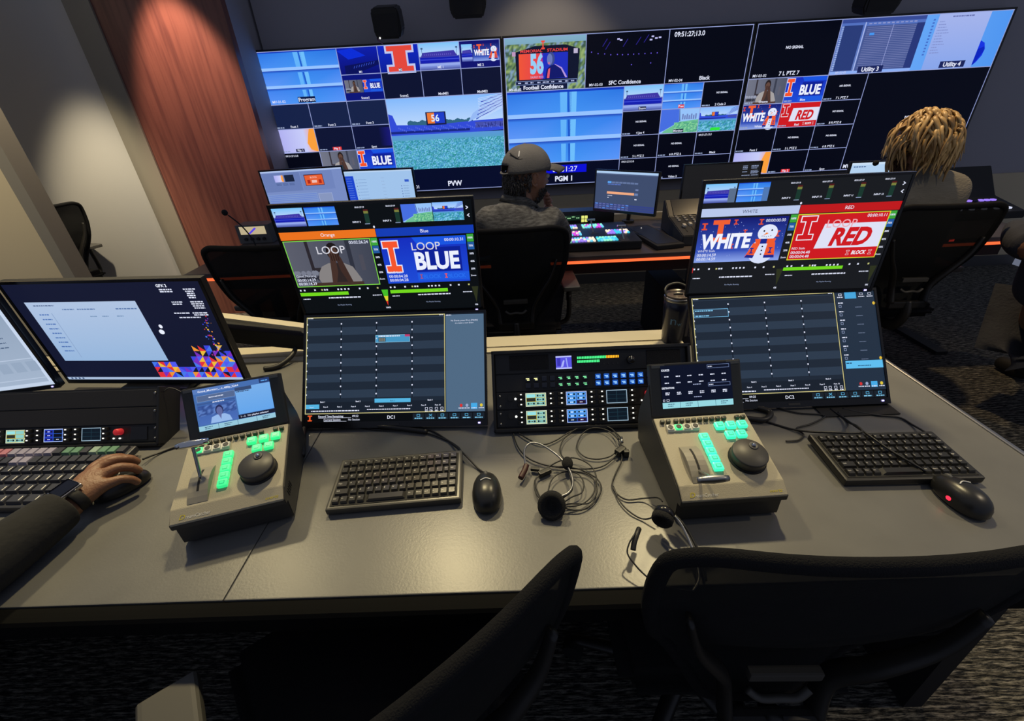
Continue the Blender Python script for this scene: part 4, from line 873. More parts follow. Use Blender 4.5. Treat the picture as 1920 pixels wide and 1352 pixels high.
# ------------------------------------------------------------------ equipment racks
def intercom(par, z0, W=.483, seed=0, H=.043):
    """one rack unit with three small screens, key switches and a red knob"""
    p = MB().box((0, .004, z0+H/2), (W, .008, H-.001), BLK, .001).build('intercom_panel', par)
    for i, u in enumerate((.217, .422, .625)):
        x = (u-.5)*.5; c = Canvas(.052, .0335, 100, 66, .00003)
        if i == 2: bg, fr, ce = S(25, 50, 62), S(170, 195, 215), S(12, 24, 36)
        elif i == 1: bg, fr, ce = S(40, 90, 190), S(190, 205, 245), S(95, 170, 245)
        else: bg, fr, ce = S(190, 170, 60), S(215, 235, 215), S(140, 205, 200)
        if seed == 2 and i == 1: ce = S(30, 40, 170); 
        c.rect(0, 0, 100, 66, bg, 1); c.frame(0, 0, 100, 66, 3, fr, 2)
        for r in range(3):
            for k in range(2):
                x0 = 5+k*46; y0 = 5+r*19.5; col = ce
                if i == 0 and (r, k) == (0, 0): col = S(150, 225, 230)
                if i == 0 and (r, k) == (1, 0): col = S(40, 45, 40)
                if i == 1 and (r, k) == (2, 1): col = S(50, 20, 60)
                if i == 1 and seed == 1 and (r, k) == (2, 0): col = S(20, 40, 70)
                if seed == 2 and i == 1 and k == 1: col = S(8, 10, 24)
                c.rect(x0, y0, x0+43, y0+17, col, 3)
                if i < 2 and not (i == 0 and k == 0 and r < 2) and not (seed == 2 and k == 1 and r < 2): c.rect(x0+4, y0+4, x0+12, y0+13, S(20, 30, 40), 4, 1); c.rect(x0+30, y0+4, x0+39, y0+13, S(20, 30, 40), 4, 1); c.dash(x0+14, y0+7, 13, 4, W_ if i == 1 else S(60, 70, 60), 4)
        s = c.build('key_display', p); s.location = (x, -.0002, z0+.0055)
        for sx in (-1, 1):
            for r in range(3):
                ks = MB().box((0, -.002, 0), (.016, .007, .0085), BLKM, .001).box((-.001*sx, -.0062, .0015), (.0042, .0015, .003), LEDW, .0006).build('key_switch', p); ks.location = (x+sx*.0385, 0, z0+.010+r*.0125)
    for x in (.124, .14, .141):
        MB().sphere((x, -.002, z0+.010), .0022, LEDW, 8).build('indicator', p)
    MB().lathe([(.0085, 0), (.008, .014), (.006, .016), (.001, .016)], REDB, 20, M=Matrix.Translation((.141, 0, z0+.027)) @ Matrix.Rotation(PI/2, 4, 'X')).build('volume_knob', p)
    MB().box((.19, -.0005, z0+H/2), (.045, .002, .034), BLKG, .001).build('keypad', p)
    MB().sphere((-.193, -.002, z0+.026), .0032, LEDW, 8).build('talk_light', p)
    MB().cyl((-.205, .004, z0+.029), (-.205, -.006, z0+.029), .008, BLK).build('headset_jack', p)
    for sx in (-1, 1):
        for zz in (.008, .034): MB().sphere((sx*.2325, -.001, z0+zz), (.0032, .002, .0032), STEEL, 8).build('rack_screw', p)
    return p
t = thing('equipment_rack', 'black sloped rack of lit intercom panels and button rows between the DC1 and DC2 monitors', 'rack', (.1760, .8798, .757), (-.5844, 0, 0))
MB().prism([(-.25, -.012), (.25, -.012), (.25, .188), (.244, .194), (-.244, .194), (-.25, .188)], .006, .06, BLK, 'Y', .002).box((-.2465, 0, .091), (.007, .02, .205), BLK, .002).box((.2465, 0, .091), (.007, .02, .205), BLK, .002).box((0, 0, -.007), (.5, .02, .009), BLK, .002).box((0, 0, .1895), (.5, .02, .009), BLK, .002).build('case', t)
intercom(t, .0005, seed=1); intercom(t, .0450, seed=0)
bp = MB().box((0, .004, .111), (.483, .008, .0425), BLK, .001).build('button_panel', t)
DKB = mat('unlit_button', (.012, .016, .035), .3); BTG = mat('green_legend', (.1, .6, .3), .4, emit=S(130, 230, 160), es=1); BTB = mat('blue_button', (.02, .1, .4), .4, emit=S(20, 75, 165), es=1); BTL = mat('blue_legend', (.4, .7, .9), .4, emit=S(150, 205, 250), es=1); BTY = mat('yellow_legend', (.8, .8, .3), .4, emit=S(235, 235, 170), es=1)
def button(kind):
    b = MB().box((0, -.003, 0), (.0128, .007, .0128), DKB if kind != 'b' else BTB, .0015)
    o = b.build('button', bp)
    if kind in 'gby': 
        m = {'g': BTG, 'b': BTL, 'y': BTY}[kind]
        MB().box((-.001, -.0068, .0012), (.0085, .0006, .0022), m).box((.0006, -.0068, -.0022), (.0062, .0006, .0022), m).build('legend', o)
    return o
for r, z in ((0, .1195), (1, .1030)):
    for i in range(14):
        x = -.1595+i*.0206 if i < 8 else .0175+(i-8)*.0213
        k = 'g' if 4 <= i < 8 else 'b' if i >= 8 else ('y' if r == 0 and i < 2 else 'n')
        o = button(k); o.location = (x, 0, z)
    o = button('n' if r == 0 else 'y'); o.location = (.1465, 0, z)
mp = MB().box((0, .004, .162), (.483, .008, .054), BLK, .001).build('audio_monitor_panel', t)
c = Canvas(.040, .033, 100, 80, .00003); c.rect(0, 0, 100, 80, S(90, 85, 225), 1); c.rect(0, 0, 100, 9, S(190, 195, 255), 2); c.rect(0, 71, 100, 80, S(190, 195, 255), 2)
c.poly([(30, 70), (42, 36), (50, 24), (56, 30), (46, 66)], S(170, 180, 250), 3); c.poly([(62, 14), (70, 12), (78, 70), (70, 70)], S(150, 165, 250), 3); c.rect(8, 12, 30, 60, S(60, 55, 180), 2.5)
s = c.build('video_display', mp); s.location = (-.0668, -.0004, .142)
def led_mat(n, c): return mat(n, c, .4, emit=c, es=1.4)
LG1, LG2 = led_mat('green_led', S(70, 235, 130)), led_mat('amber_led', S(250, 170, 30))
for row, n, z in ((0, 26, .1685), (1, 14, .1590)):
    for i in range(n): MB().box((-.031+i*.0041, -.0006, z), (.0027, .0012, .0062), LG2 if i >= 18 else LG1).build('level_light', mp)
for i in range(9):
    MB().cyl((-.023+i*.0115, .001, .151), (-.023+i*.0115, -.0015, .151), .002, DKG, n=8).build('channel_button', mp)
MB().lathe([(.010, 0), (.009, .012), (.001, .012)], BLKG, 20, M=Matrix.Translation((.102, 0, .158)) @ Matrix.Rotation(PI/2, 4, 'X')).box((.102, -.0125, .163), (.0015, .001, .007), WHITEP).build('level_knob', mp)
MB().box((-.155, -.0006, .162), (.10, .002, .038), mat('speaker_mesh', (.015, .015, .016), .7, bump=(900, 1)), .001).build('speaker_grille', mp)
MB().box((.185, -.0006, .162), (.085, .002, .038), MATS['speaker_mesh'], .001).build('speaker_grille', mp)

t = thing('equipment_rack', 'black sloped rack with two blank panels and one lit intercom panel under the left monitors', 'rack', (-1.178, .8838, .757), (-.5856, 0, -.0165))
MB().prism([(-.25, -.012), (.25, -.012), (.25, .139), (-.25, .139)], .006, .06, BLK, 'Y', .002).box((-.2465, 0, .065), (.007, .02, .152), BLK, .002).box((.2465, 0, .065), (.007, .02, .152), BLK, .002).box((0, 0, -.007), (.5, .02, .009), BLK, .002).build('case', t)
intercom(t, .0005, seed=2)
for z in (.067, .1125): 
    q = MB().box((0, .003, z), (.478, .010, .043), mat('blank_panel', (.022, .02, .018), .5), .001).build('blank_panel', t)
    for sx in (-1, 1): MB().sphere((sx*.2325, -.003, z+.012), (.0035, .002, .0035), STEEL, 8).build('rack_screw', q)

# ------------------------------------------------------------------ keyboards and mice
ROWS = [
 [('Esc', 1)]+[('F%d' % i, 1) for i in range(1, 13)]+[('Num', 1), ('Prt', 1)],
 [('`', 1), *[(k, 1) for k in '1234567890-='], ('Bks', 1), ('Home', 1)],
 [('Tab', 1.3), *[(k, 1) for k in 'QWERTYUIOP[]'], ('Del', .7), ('PgU', 1)],
 [('Caps', 1.5), *[(k, 1) for k in 'ASDFGHJKL;'], ("'", 1), ('Ent', 1.5), ('PgD', 1)],
 [('Shift', 1.9), *[(k, 1) for k in 'ZXCVBNM,./'], ('Ins', 1), ('Up', 1.1), ('End', 1)],
 [('Ctrl', 1), ('Fn', 1), ('Win', 1), ('Alt', 1), ('', 5), ('Alt', 1), ('Menu', 1), ('Ctrl', 1), ('Lf', 1), ('Dn', 1), ('Rt', 1)]]
KEYM = mat('key_black', (.028, .027, .025), .28); KEYL = mat('key_legend', (.85, .82, .74), .5)
KEYW = mat('key_worn', (.055, .052, .046), .16)
def keyboard(label, loc, rot, W, D, worn):
    t = thing('keyboard', label, 'keyboard', loc, rot)
    bd = mat('keyboard_frame_light', (.06, .058, .052), .3) if worn else BLK
    mb = MB().box((0, 0, .008), (W, D, .016), bd, .004)
    mb.box((0, -.001, .0165), (W-.016, D-.018, .001), BLKM); mb.build('case', t)
    pw = (W-.020)/15; ph = (D-.020)/6
    for r, row in enumerate(ROWS):
        tot = sum(w for _, w in row); sc = 15/tot; x = -W/2+.010; y = D/2-.010-(r+.5)*ph
        for s, w in row:
            kw = w*sc*pw-.0030; kh = ph-.0042; cx = x+w*sc*pw/2; x += w*sc*pw
            a = [(-kw/2, -kh/2, 0), (kw/2, -kh/2, 0), (kw/2, kh/2, 0), (-kw/2, kh/2, 0)]; b = [(p[0]*.84, p[1]*.80+.0004, .0065) for p in a]
            mb = MB().add(a+b, [[0, 1, 5, 4], [1, 2, 6, 5], [2, 3, 7, 6], [3, 0, 4, 7], [4, 5, 6, 7]], KEYW if worn else KEYM)
            if s:
                vs, fs, xa, xb = glyphs(s); k = .0052 if len(s) == 1 else .0040; mw = kw*.78
                kx = min(k, mw/max(xb-xa, .01))
                mb.add([((v[0]-xa)*kx-kw*.36, v[1]*k-.0002, .0067) for v in vs], fs, KEYL)
            o = mb.build('key', t); o.location = (cx, y, .0165)
    tag(t, label, 'keyboard'); return t
keyboard('compact black keyboard with worn shiny keys below the DC1 monitor', (-.279, .709, .7505), (.05, 0, .067), .278, .142, True)
keyboard('compact black keyboard with white printed legends below the DC2 monitor', (.796, .724, .7505), (.05, 0, -.02), .276, .140, False)
def mouse(label, loc, yaw, led=False):
    t = thing('computer_mouse', label, 'mouse', loc, (0, 0, yaw))
    bm = bmesh.new(); bmesh.ops.create_uvsphere(bm, u_segments=28, v_segments=16, radius=1)
    for v in bm.verts:
        x, y, z = v.co; w = .031*(1-.10*y)*(1 if y < 0 else 1-.06*y)
        nx = math.copysign(abs(x)**.85, x)*w; ny = math.copysign(abs(y)**.9, y)*.054
        nz = (.037*(1-.20*y-.12*y*y) if z > 0 else .006)*abs(z)**.8*(1 if z > 0 else -1)
        v.co = (nx, ny, nz+.006)
    MB().addbm(bm, mat('mouse_black', (.018, .018, .018), .33), True).build('shell', t)
    MB().lathe([(.0075, -.0035), (.0085, 0), (.0075, .0035)], GRYP, 20, M=Matrix.Translation((0, .032, .0295)) @ Matrix.Rotation(PI/2, 4, 'Y')).build('scroll_wheel', t)
    MB().tube([(-.011, .003, .0430), (0, .008, .0433), (.011, .003, .0430)], .0012, WHITEP).build('badge_stroke', t)
    if led: MB().sphere((-.0275, -.005, .0150), (.004, .009, .006), REDL, 10).build('red_light', t)
    return t
mouse('black optical mouse right of the worn keyboard', (-.083, .668, .7455), .08)
mouse('black optical mouse with red side light in front of the right keyboard', (.848, .612, .7455), .10, True)
def cable(label, pts, r=.0022, m=BLK, name='cable', cat='cable'):
    return tag(MB().tube(pts, r, m, n=7, sub=7).build(name), label, cat)
Z = .7475
cable('black mouse cable curling past the right end of the worn keyboard', [(-.40, .915, Z), (-.265, .905, Z), (-.188, .849, Z), (-.140, .785, .757), (-.105, .745, Z), (-.085, .720, .757)])
cable('black keyboard cable running under the DC1 monitor to the worn keyboard', [(-.60, .95, Z), (-.514, .942, Z), (-.391, .905, Z), (-.277, .892, Z), (-.202, .858, Z), (-.158, .82, Z), (-.150, .782, .757)])
cable('thick black braided cable behind the left replay controller', [(-.53, .80, .76), (-.575, .93, Z+.006), (-.53, .945, Z+.006), (-.455, .925, Z+.006), (-.335, .902, Z+.006), (-.246, .882, Z+.004)], .0065)
cable('thin black cable reaching the left rack from the left replay controller', [(-.925, .95, .862), (-.90, .96, .862), (-.80, .93, .80), (-.70, .86, .77), (-.62, .83, .77)], .0018)
cable('black cable looping over the top of the right keyboard', [(.56, .90, Z), (.60, .88, Z), (.647, .845, Z), (.68, .815, .760), (.715, .792, .775), (.75, .785, .777), (.775, .79, .777), (.783, .82, .77), (.80, .86, Z), (.80, .90, Z)], .0026)
cable('black mouse cable crossing the right keyboard diagonally', [(.79, .915, Z), (.795, .867, .752), (.784, .812, .768), (.777, .779, .779), (.789, .726, .778), (.81, .680, .775), (.835, .665, .762)], .0024)
cable('black cable arcing from the DC2 monitor to the right keyboard corner', [(.821, .915, Z), (.852, .897, Z), (.889, .882, Z), (.93, .870, Z), (.940, .84, Z), (.935, .80, .757)], .0024)
cable('short black cable end curled left of the right keyboard', [(.66, .93, Z), (.70, .905, Z), (.76, .89, Z), (.71, .86, Z), (.665, .845, Z), (.668, .821, Z), (.645, .802, Z), (.615, .80, Z)], .002)
cable('thick black cable bundle behind the right replay controller', [(.50, .86, Z+.006), (.545, .885, Z+.006), (.60, .875, Z+.006), (.63, .905, Z+.006), (.60, .93, Z+.006)], .007)
cable('black mouse cable trailing to the hand at left', [(-.70, .83, Z), (-.787, .864, Z), (-.873, .869, Z), (-.915, .845, Z), (-.928, .812, Z+.01)], .0024)
tag(MB().box((.85, .93, .7465), (.19, .09, .003), BLKM, .001).build('rubber_pad'), 'thin black pad under the bottom corner of the DC2 monitor', 'pad')

# ------------------------------------------------------------------ headsets
FOAM = mat('mic_foam', (.015, .015, .016), .95, bump=(700, 1))
def earcup(par, loc, rot, r=.027):
    e = MB().lathe([(.001, 0), (r*.75, .001), (r, .006), (r, .014), (r*.85, .018), (.001, .019)], BLKG, 28).build('earcup', par); e.location = loc; e.rotation_euler = rot
    MB().lathe([(r*.35, .020), (r*.55, .026), (r*.85, .030), (r*1.02, .026), (r*1.05, .018), (r*.8, .016)], FOAM, 28).build('ear_cushion', e); return e
t = thing('headset', 'black coiled headset lying on the desk between the mouse and the right controller', 'headset', (.06, .66, .746))
def cc(mb, name, par=t): return child(mb, name, par)
earcup(t, (-.008, -.030, .012), (.9, -.5, .2))
cc(MB().tube([(.001, .733, .765), (0, .764, .782), (.015, .779, .790), (.037, .779, .785), (.063, .765, .775), (.085, .741, .768), (.097, .705, .77), (.098, .668, .772), (.085, .640, .775), (.062, .628, .776)], .0022, STEEL, 8), 'headband')
cc(MB().tube([(.003, .735, .764), (-.002, .72, .762), (-.011, .702, .758)], .0065, mat('dark_red_rubber', (.05, .012, .01), .5), n=10), 'temple_pad')
cc(MB().tube([(.094, .716, .765), (.0975, .69, .762), (.094, .655, .766), (.075, .632, .772)], .0022, BLK), 'boom')
cc(MB().sphere((.094, .732, .768), (.0125, .017, .013), FOAM, 16), 'microphone_foam')
cc(MB().box((.043, .722, .7535), (.03, .012, .012), BLK, .003, rot=(0, 0, .5)).box((.022, .733, .7535), (.02, .008, .008), BLK, .002, rot=(0, 0, -.2)), 'cable_clip')
for pts in ([(-.036, .951, .82), (-.036, .94, .77), (-.030, .905, .75), (-.009, .861, .750), (.039, .82, .75), (.075, .83, .75), (.118, .864, .75), (.169, .887, .75), (.211, .876, .75), (.230, .842, .752), (.231, .815, .758), (.225, .79, .76)],
            [(-.037, .93, .79), (-.035, .915, .76), (-.029, .883, .75), (-.016, .816, .75), (.008, .773, .75), (.044, .749, .75), (.085, .738, .75), (.138, .731, .75), (.175, .738, .75), (.205, .762, .753), (.222, .782, .76)],
            [(.222, .79, .757), (.199, .768, .752), (.167, .761, .75), (.138, .771, .75), (.125, .805, .75), (.143, .848, .752), (.172, .867, .755), (.206, .854, .757), (.224, .815, .76)],
            [(.227, .815, .76), (.217, .86, .757), (.181, .879, .755), (.132, .866, .755), (.094, .827, .753), (.084, .785, .753), (.095, .748, .755), (.098, .72, .757)],
            [(.06, .62, .757), (.033, .640, .755), (.02, .692, .753), (.033, .716, .753), (.062, .744, .755), (.106, .761, .757), (.14, .742, .757), (.153, .706, .756), (.14, .656, .755), (.112, .629, .753), (.075, .62, .757)],
            [(.07, .621, .755), (.105, .616, .750), (.134, .632, .750), (.158, .667, .750), (.156, .698, .750), (.131, .724, .750), (.103, .734, .753), (.06, .735, .757)],
            [(.05, .63, .757), (.034, .64, .755), (.021, .662, .753), (.020, .700, .752), (.037, .72, .755)],
            [(.07, .625, .759), (.092, .644, .757), (.116, .657, .757), (.123, .687, .757), (.112, .712, .757), (.083, .717, .757), (.058, .698, .757), (.047, .664, .757), (.053, .640, .759)],
            [(.06, .618, .751), (.085, .629, .755), (.126, .631, .753), (.147, .659, .753), (.149, .689, .753), (.135, .712, .753), (.10, .722, .755)]):
    cc(MB().tube(pts, .0016, BLK, n=6, sub=7), 'cord')
cc(MB().box((.222, .779, .756), (.026, .016, .016), BLK, .004, rot=(0, 0, .7)).box((.234, .772, .754), (.012, .01, .018), BLK, .002).tube([(.228, .792, .77), (.231, .812, .768)], .003, STEEL), 'belt_clip')
t = thing('headset', 'black headset hanging over the left front corner of the right controller', 'headset', (.26, .57, .746))
earcup(t, (.0, .005, .045), (PI/2+.15, 0, -.55), .019)
cc(MB().tube([(.262, .585, .785), (.272, .560, .790), (.283, .540, .780), (.290, .50, .765), (.285, .46, .757), (.265, .435, .757)], .0026, STEEL), 'headband')
cc(MB().tube([(.274, .585, .775), (.283, .556, .782), (.294, .53, .772), (.301, .49, .760), (.296, .455, .754)], .0024, BLK), 'headband')
cc(MB().tube([(.202, .542, .782), (.187, .522, .787), (.177, .510, .782), (.172, .496, .775), (.182, .478, .768), (.197, .461, .762), (.215, .449, .758), (.24, .441, .757), (.262, .436, .757)], .0014, BLK), 'boom')
cc(MB().tube([(.203, .543, .780), (.196, .530, .782), (.188, .516, .778), (.184, .505, .772)], .0048, BLK, n=10), 'microphone')
for pts in ([(.222, .770, .756), (.220, .753, .751), (.201, .72, .749), (.185, .685, .749), (.188, .659, .749), (.206, .64, .749), (.239, .64, .751), (.262, .628, .765), (.262, .600, .785)], [(.186, .677, .749), (.19, .639, .749), (.205, .608, .749), (.227, .59, .749), (.250, .583, .765)]):
    cc(MB().tube(pts, .0016, BLK, n=6, sub=7), 'cord')
tag(bpy.data.objects['headset'], 'black coiled headset lying on the desk between the mouse and the right controller', 'headset')

# ------------------------------------------------------------------ tumbler
t = thing('tumbler', 'dark navy insulated tumbler with handled lid standing behind the DC2 monitor', 'tumbler', (.513, 1.325, .747))
MB().lathe([(.001, 0), (.030, 0), (.033, .004), (.040, .12), (.0415, .155), (.001, .155)], mat('navy_enamel', (.008, .012, .035), .35, coat=.3), 36).build('cup', t)
MB().lathe([(.042, .150), (.0425, .153), (.0425, .160), (.041, .162), (.001, .162)], STEEL, 36).build('steel_rim', t)
ld = MB().lathe([(.0395, .160), (.040, .168), (.036, .170), (.034, .164), (.001, .164)], mat('smoke_lid', (.12, .09, .08), .3), 36).build('lid', t)
MB().tube([(-.038, -.006, .163), (-.040, .01, .180), (-.022, .03, .188), (.01, .035, .190), (.034, .02, .180), (.038, 0, .163)], .0045, BLK, flat=.6).build('lid_handle', ld)
MB().box((.0, 0, .167), (.03, .006, .004), BLK, .001).build('slider', ld)
for s, x, z, h in (('n', -.024, .075, .022), ('w', -.004, .072, .010)):
    vs, fs, xa, xb = glyphs(s, .0); k = h/.52
    MB().add([((v[0]-xa)*k+x, -math.sqrt(max(0, .0378**2-((v[0]-xa)*k+x)**2))-.0012, v[1]*k+z) for v in vs], fs, mat('blue_print', (.15, .32, .5), .4)).build('printed_letter', t)

# ------------------------------------------------------------------ gear on the rear desk
def lit(name, c, e=1.0): return mat(name, c, .4, emit=c, es=e)
SW = [lit('pink_key', S(225, 110, 225)), lit('cyan_key', S(110, 205, 235)), lit('violet_key', S(150, 120, 230)), lit('cream_key', S(245, 225, 200)), lit('teal_key', S(60, 190, 215)), lit('magenta_key', S(210, 70, 210)), lit('mint_key', S(140, 235, 200))]
t = thing('video_switcher', 'black video switcher console full of pink, blue and white lit keys on the rear desk', 'video switcher', (.30, 2.39, .747), (.0, 0, 0))
MB().box((0, .24, .022), (.78, .46, .045), BLK, .006).build('console', t)
rnd = random.Random(5)
for r, (y0, banks) in enumerate(((.025, [(-.36, 9, [1, 4]), (-.13, 9, [4, 1, 6]), (.02, 8, [1, 3, 2]), (.16, 7, [4, 6, 1])]), (.17, [(-.36, 8, [0, 5]), (-.16, 6, [0, 0, 5]), (-.02, 7, [0, 1, 3, 5]), (.24, 8, [4, 2, 3])]), (.33, [(-.36, 8, [0, 2]), (-.16, 6, [0, 5]), (-.04, 8, [1, 2, 3]), (.12, 8, [5, 6, 1])]))):
    for x0, n, cols in banks:
        mb = MB()
        for j in range(3):
            for i in range(n): mb.box((x0+i*.0165, y0+.02+j*.030, .046+.012*0), (.0125, .021, .010), SW[rnd.choice(cols)], .002)
        mb.build('key_bank', t)
for x, y in ((.16, .24), (.30, .06)):
    MB().box((x, y, .043), (.05, .09, .006), DKG, .002).build('fader_plate', t); _cylM((x, y, .045), (x-.012, y+.03, .11), .004, STEEL, Matrix()).build('fader_lever', t)
    MB().cyl((x-.035, y+.03, .11), (x+.012, y+.03, .11), .006, CHROME).build('fader_handle', t)
t = thing('rack_panel', 'black rack panel with yellow lit buttons below the video wall', 'rack', (.40, 2.97, .746))
MB().box((0, .05, .05), (.50, .12, .10), BLK, .004).build('case', t)
mb = MB()
for i in range(2):
    for j in range(2): mb.box((.045+i*.022, -.012, .04+j*.022), (.018, .004, .018), lit('yellow_key', S(225, 230, 120)), .001)
mb.build('lit_buttons', t); c = Canvas(.12, .03, 100, 25, .0001); c.rect(0, 0, 100, 25, S(20, 40, 30), 1); [c.dash(5+k*24, 5+6*(k % 2), 18, 5, S(150, 210, 150), 2) for k in range(4)]; c.build('display', t, -.012).location = (-.03, -.0115, .045)
t = thing('desk_speaker', 'small black round speaker on the rear desk beside the dark monitor', 'speaker', (1.00, 2.90, .745))
MB().lathe([(.001, 0), (.045, 0), (.048, .01), (.048, .13), (.04, .14), (.001, .14)], BLKM, 28).build('housing', t); MB().lathe([(.0485, .115), (.0495, .117), (.0495, .123), (.0485, .125)], STEEL, 28).build('ring', t)
t = thing('audio_mixer', 'grey and black audio mixer with white faders on the rear desk', 'audio mixer', (1.145, 2.42, .746))
MB().prism([(0, 0), (.40, 0), (.40, .17), (.37, .175), (.27, .10), (0, .055)], -.23, .23, DKG, 'X', .004).build('body', t)
MB().box((0, .322, .1405), (.40, .12, .004), BLKG, .001, rot=(.64, 0, 0)).build('display', t)
for i in range(10):
    x = -.19+i*.042
    MB().box((x, .15, .0795), (.004, .20, .002), BLKM, rot=(.149, 0, 0)).build('fader_slot', t)
    MB().box((x, .11+.05*((i*7) % 3)/2, .084), (.016, .030, .014), mat('fader_cap', (.55, .52, .46), .4), .003, rot=(.149, 0, 0)).build('fader_cap', t)
    for j in range(3): MB().box((x, .20+j*.03, .092+j*.0045), (.014, .018, .006), mat('mixer_key', (.30, .29, .27), .4), .001, rot=(.149, 0, 0)).build('channel_key', t)
t = thing('tablet_case', 'closed flat black case lying turned between the switcher and the mixer', 'case', (.80, 2.60, .746), (0, 0, .17))
MB().box((0, 0, .012), (.16, .46, .024), BLKM, .006).build('body', t); MB().box((0, .0, .0245), (.13, .40, .002), BLK, .001).sphere((-.0, .15, .026), .003, LEDW, 8).build('lid', t)
t = thing('audio_box', 'small steel box with a tiny lit screen at the left end of the rear desk', 'audio box', (-1.72, 3.0, .745))
MB().box((0, 0, .06), (.22, .12, .12), mat('case_grey', (.12, .12, .12), .4), .004).build('case', t)
c = Canvas(.17, .05, 100, 30, .0001); c.rect(0, 0, 100, 30, S(190, 175, 140), 1); c.poly([(30, 26), (60, 4), (66, 8), (38, 28)], S(90, 70, 230), 2); c.build('display', t).location = (0, -.0615, .06)
for i in range(4): MB().cyl((-.06+i*.04, -.058, .03), (-.06+i*.04, -.07, .03), .01, BLK).build('knob', t)
t = thing('gooseneck_microphone', 'black gooseneck microphone bent to the left on the rear desk', 'microphone', (-1.62, 2.75, .745))
MB().lathe([(.001, 0), (.05, 0), (.05, .015), (.02, .03), (.001, .03)], BLKM, 24).build('base', t)
MB().tube([(0, 0, .02), (-.01, 0, .08), (-.05, 0, .16), (-.10, -.01, .225)], .004, BLKM).build('gooseneck', t)
MB().sphere((-.113, -.012, .24), (.018, .014, .018), FOAM).build('capsule', t)
t = thing('control_panel', 'black sloping panel with white and blue lit keys at the rear desk right end', 'control panel', (2.80, 2.66, .746))
MB().prism([(0, 0), (.36, 0), (.36, .24), (.33, .25), (.22, .09), (0, .04)], -.2, .2, BLKM, 'X', .004).build('body', t)
for r in range(3):
    mb = MB()
    for i in range(9): mb.box((-.165+i*.036, .04+r*.055, .055+r*.0125), (.022, .022, .010), [lit('white_key', S(200, 205, 225)), SW[2], lit('deep_blue_key', S(60, 80, 220))][(i*3+r*5) % 3] if i % 2 == 0 or i > 5 else BLK, .002)
    mb.build('key_row', t)
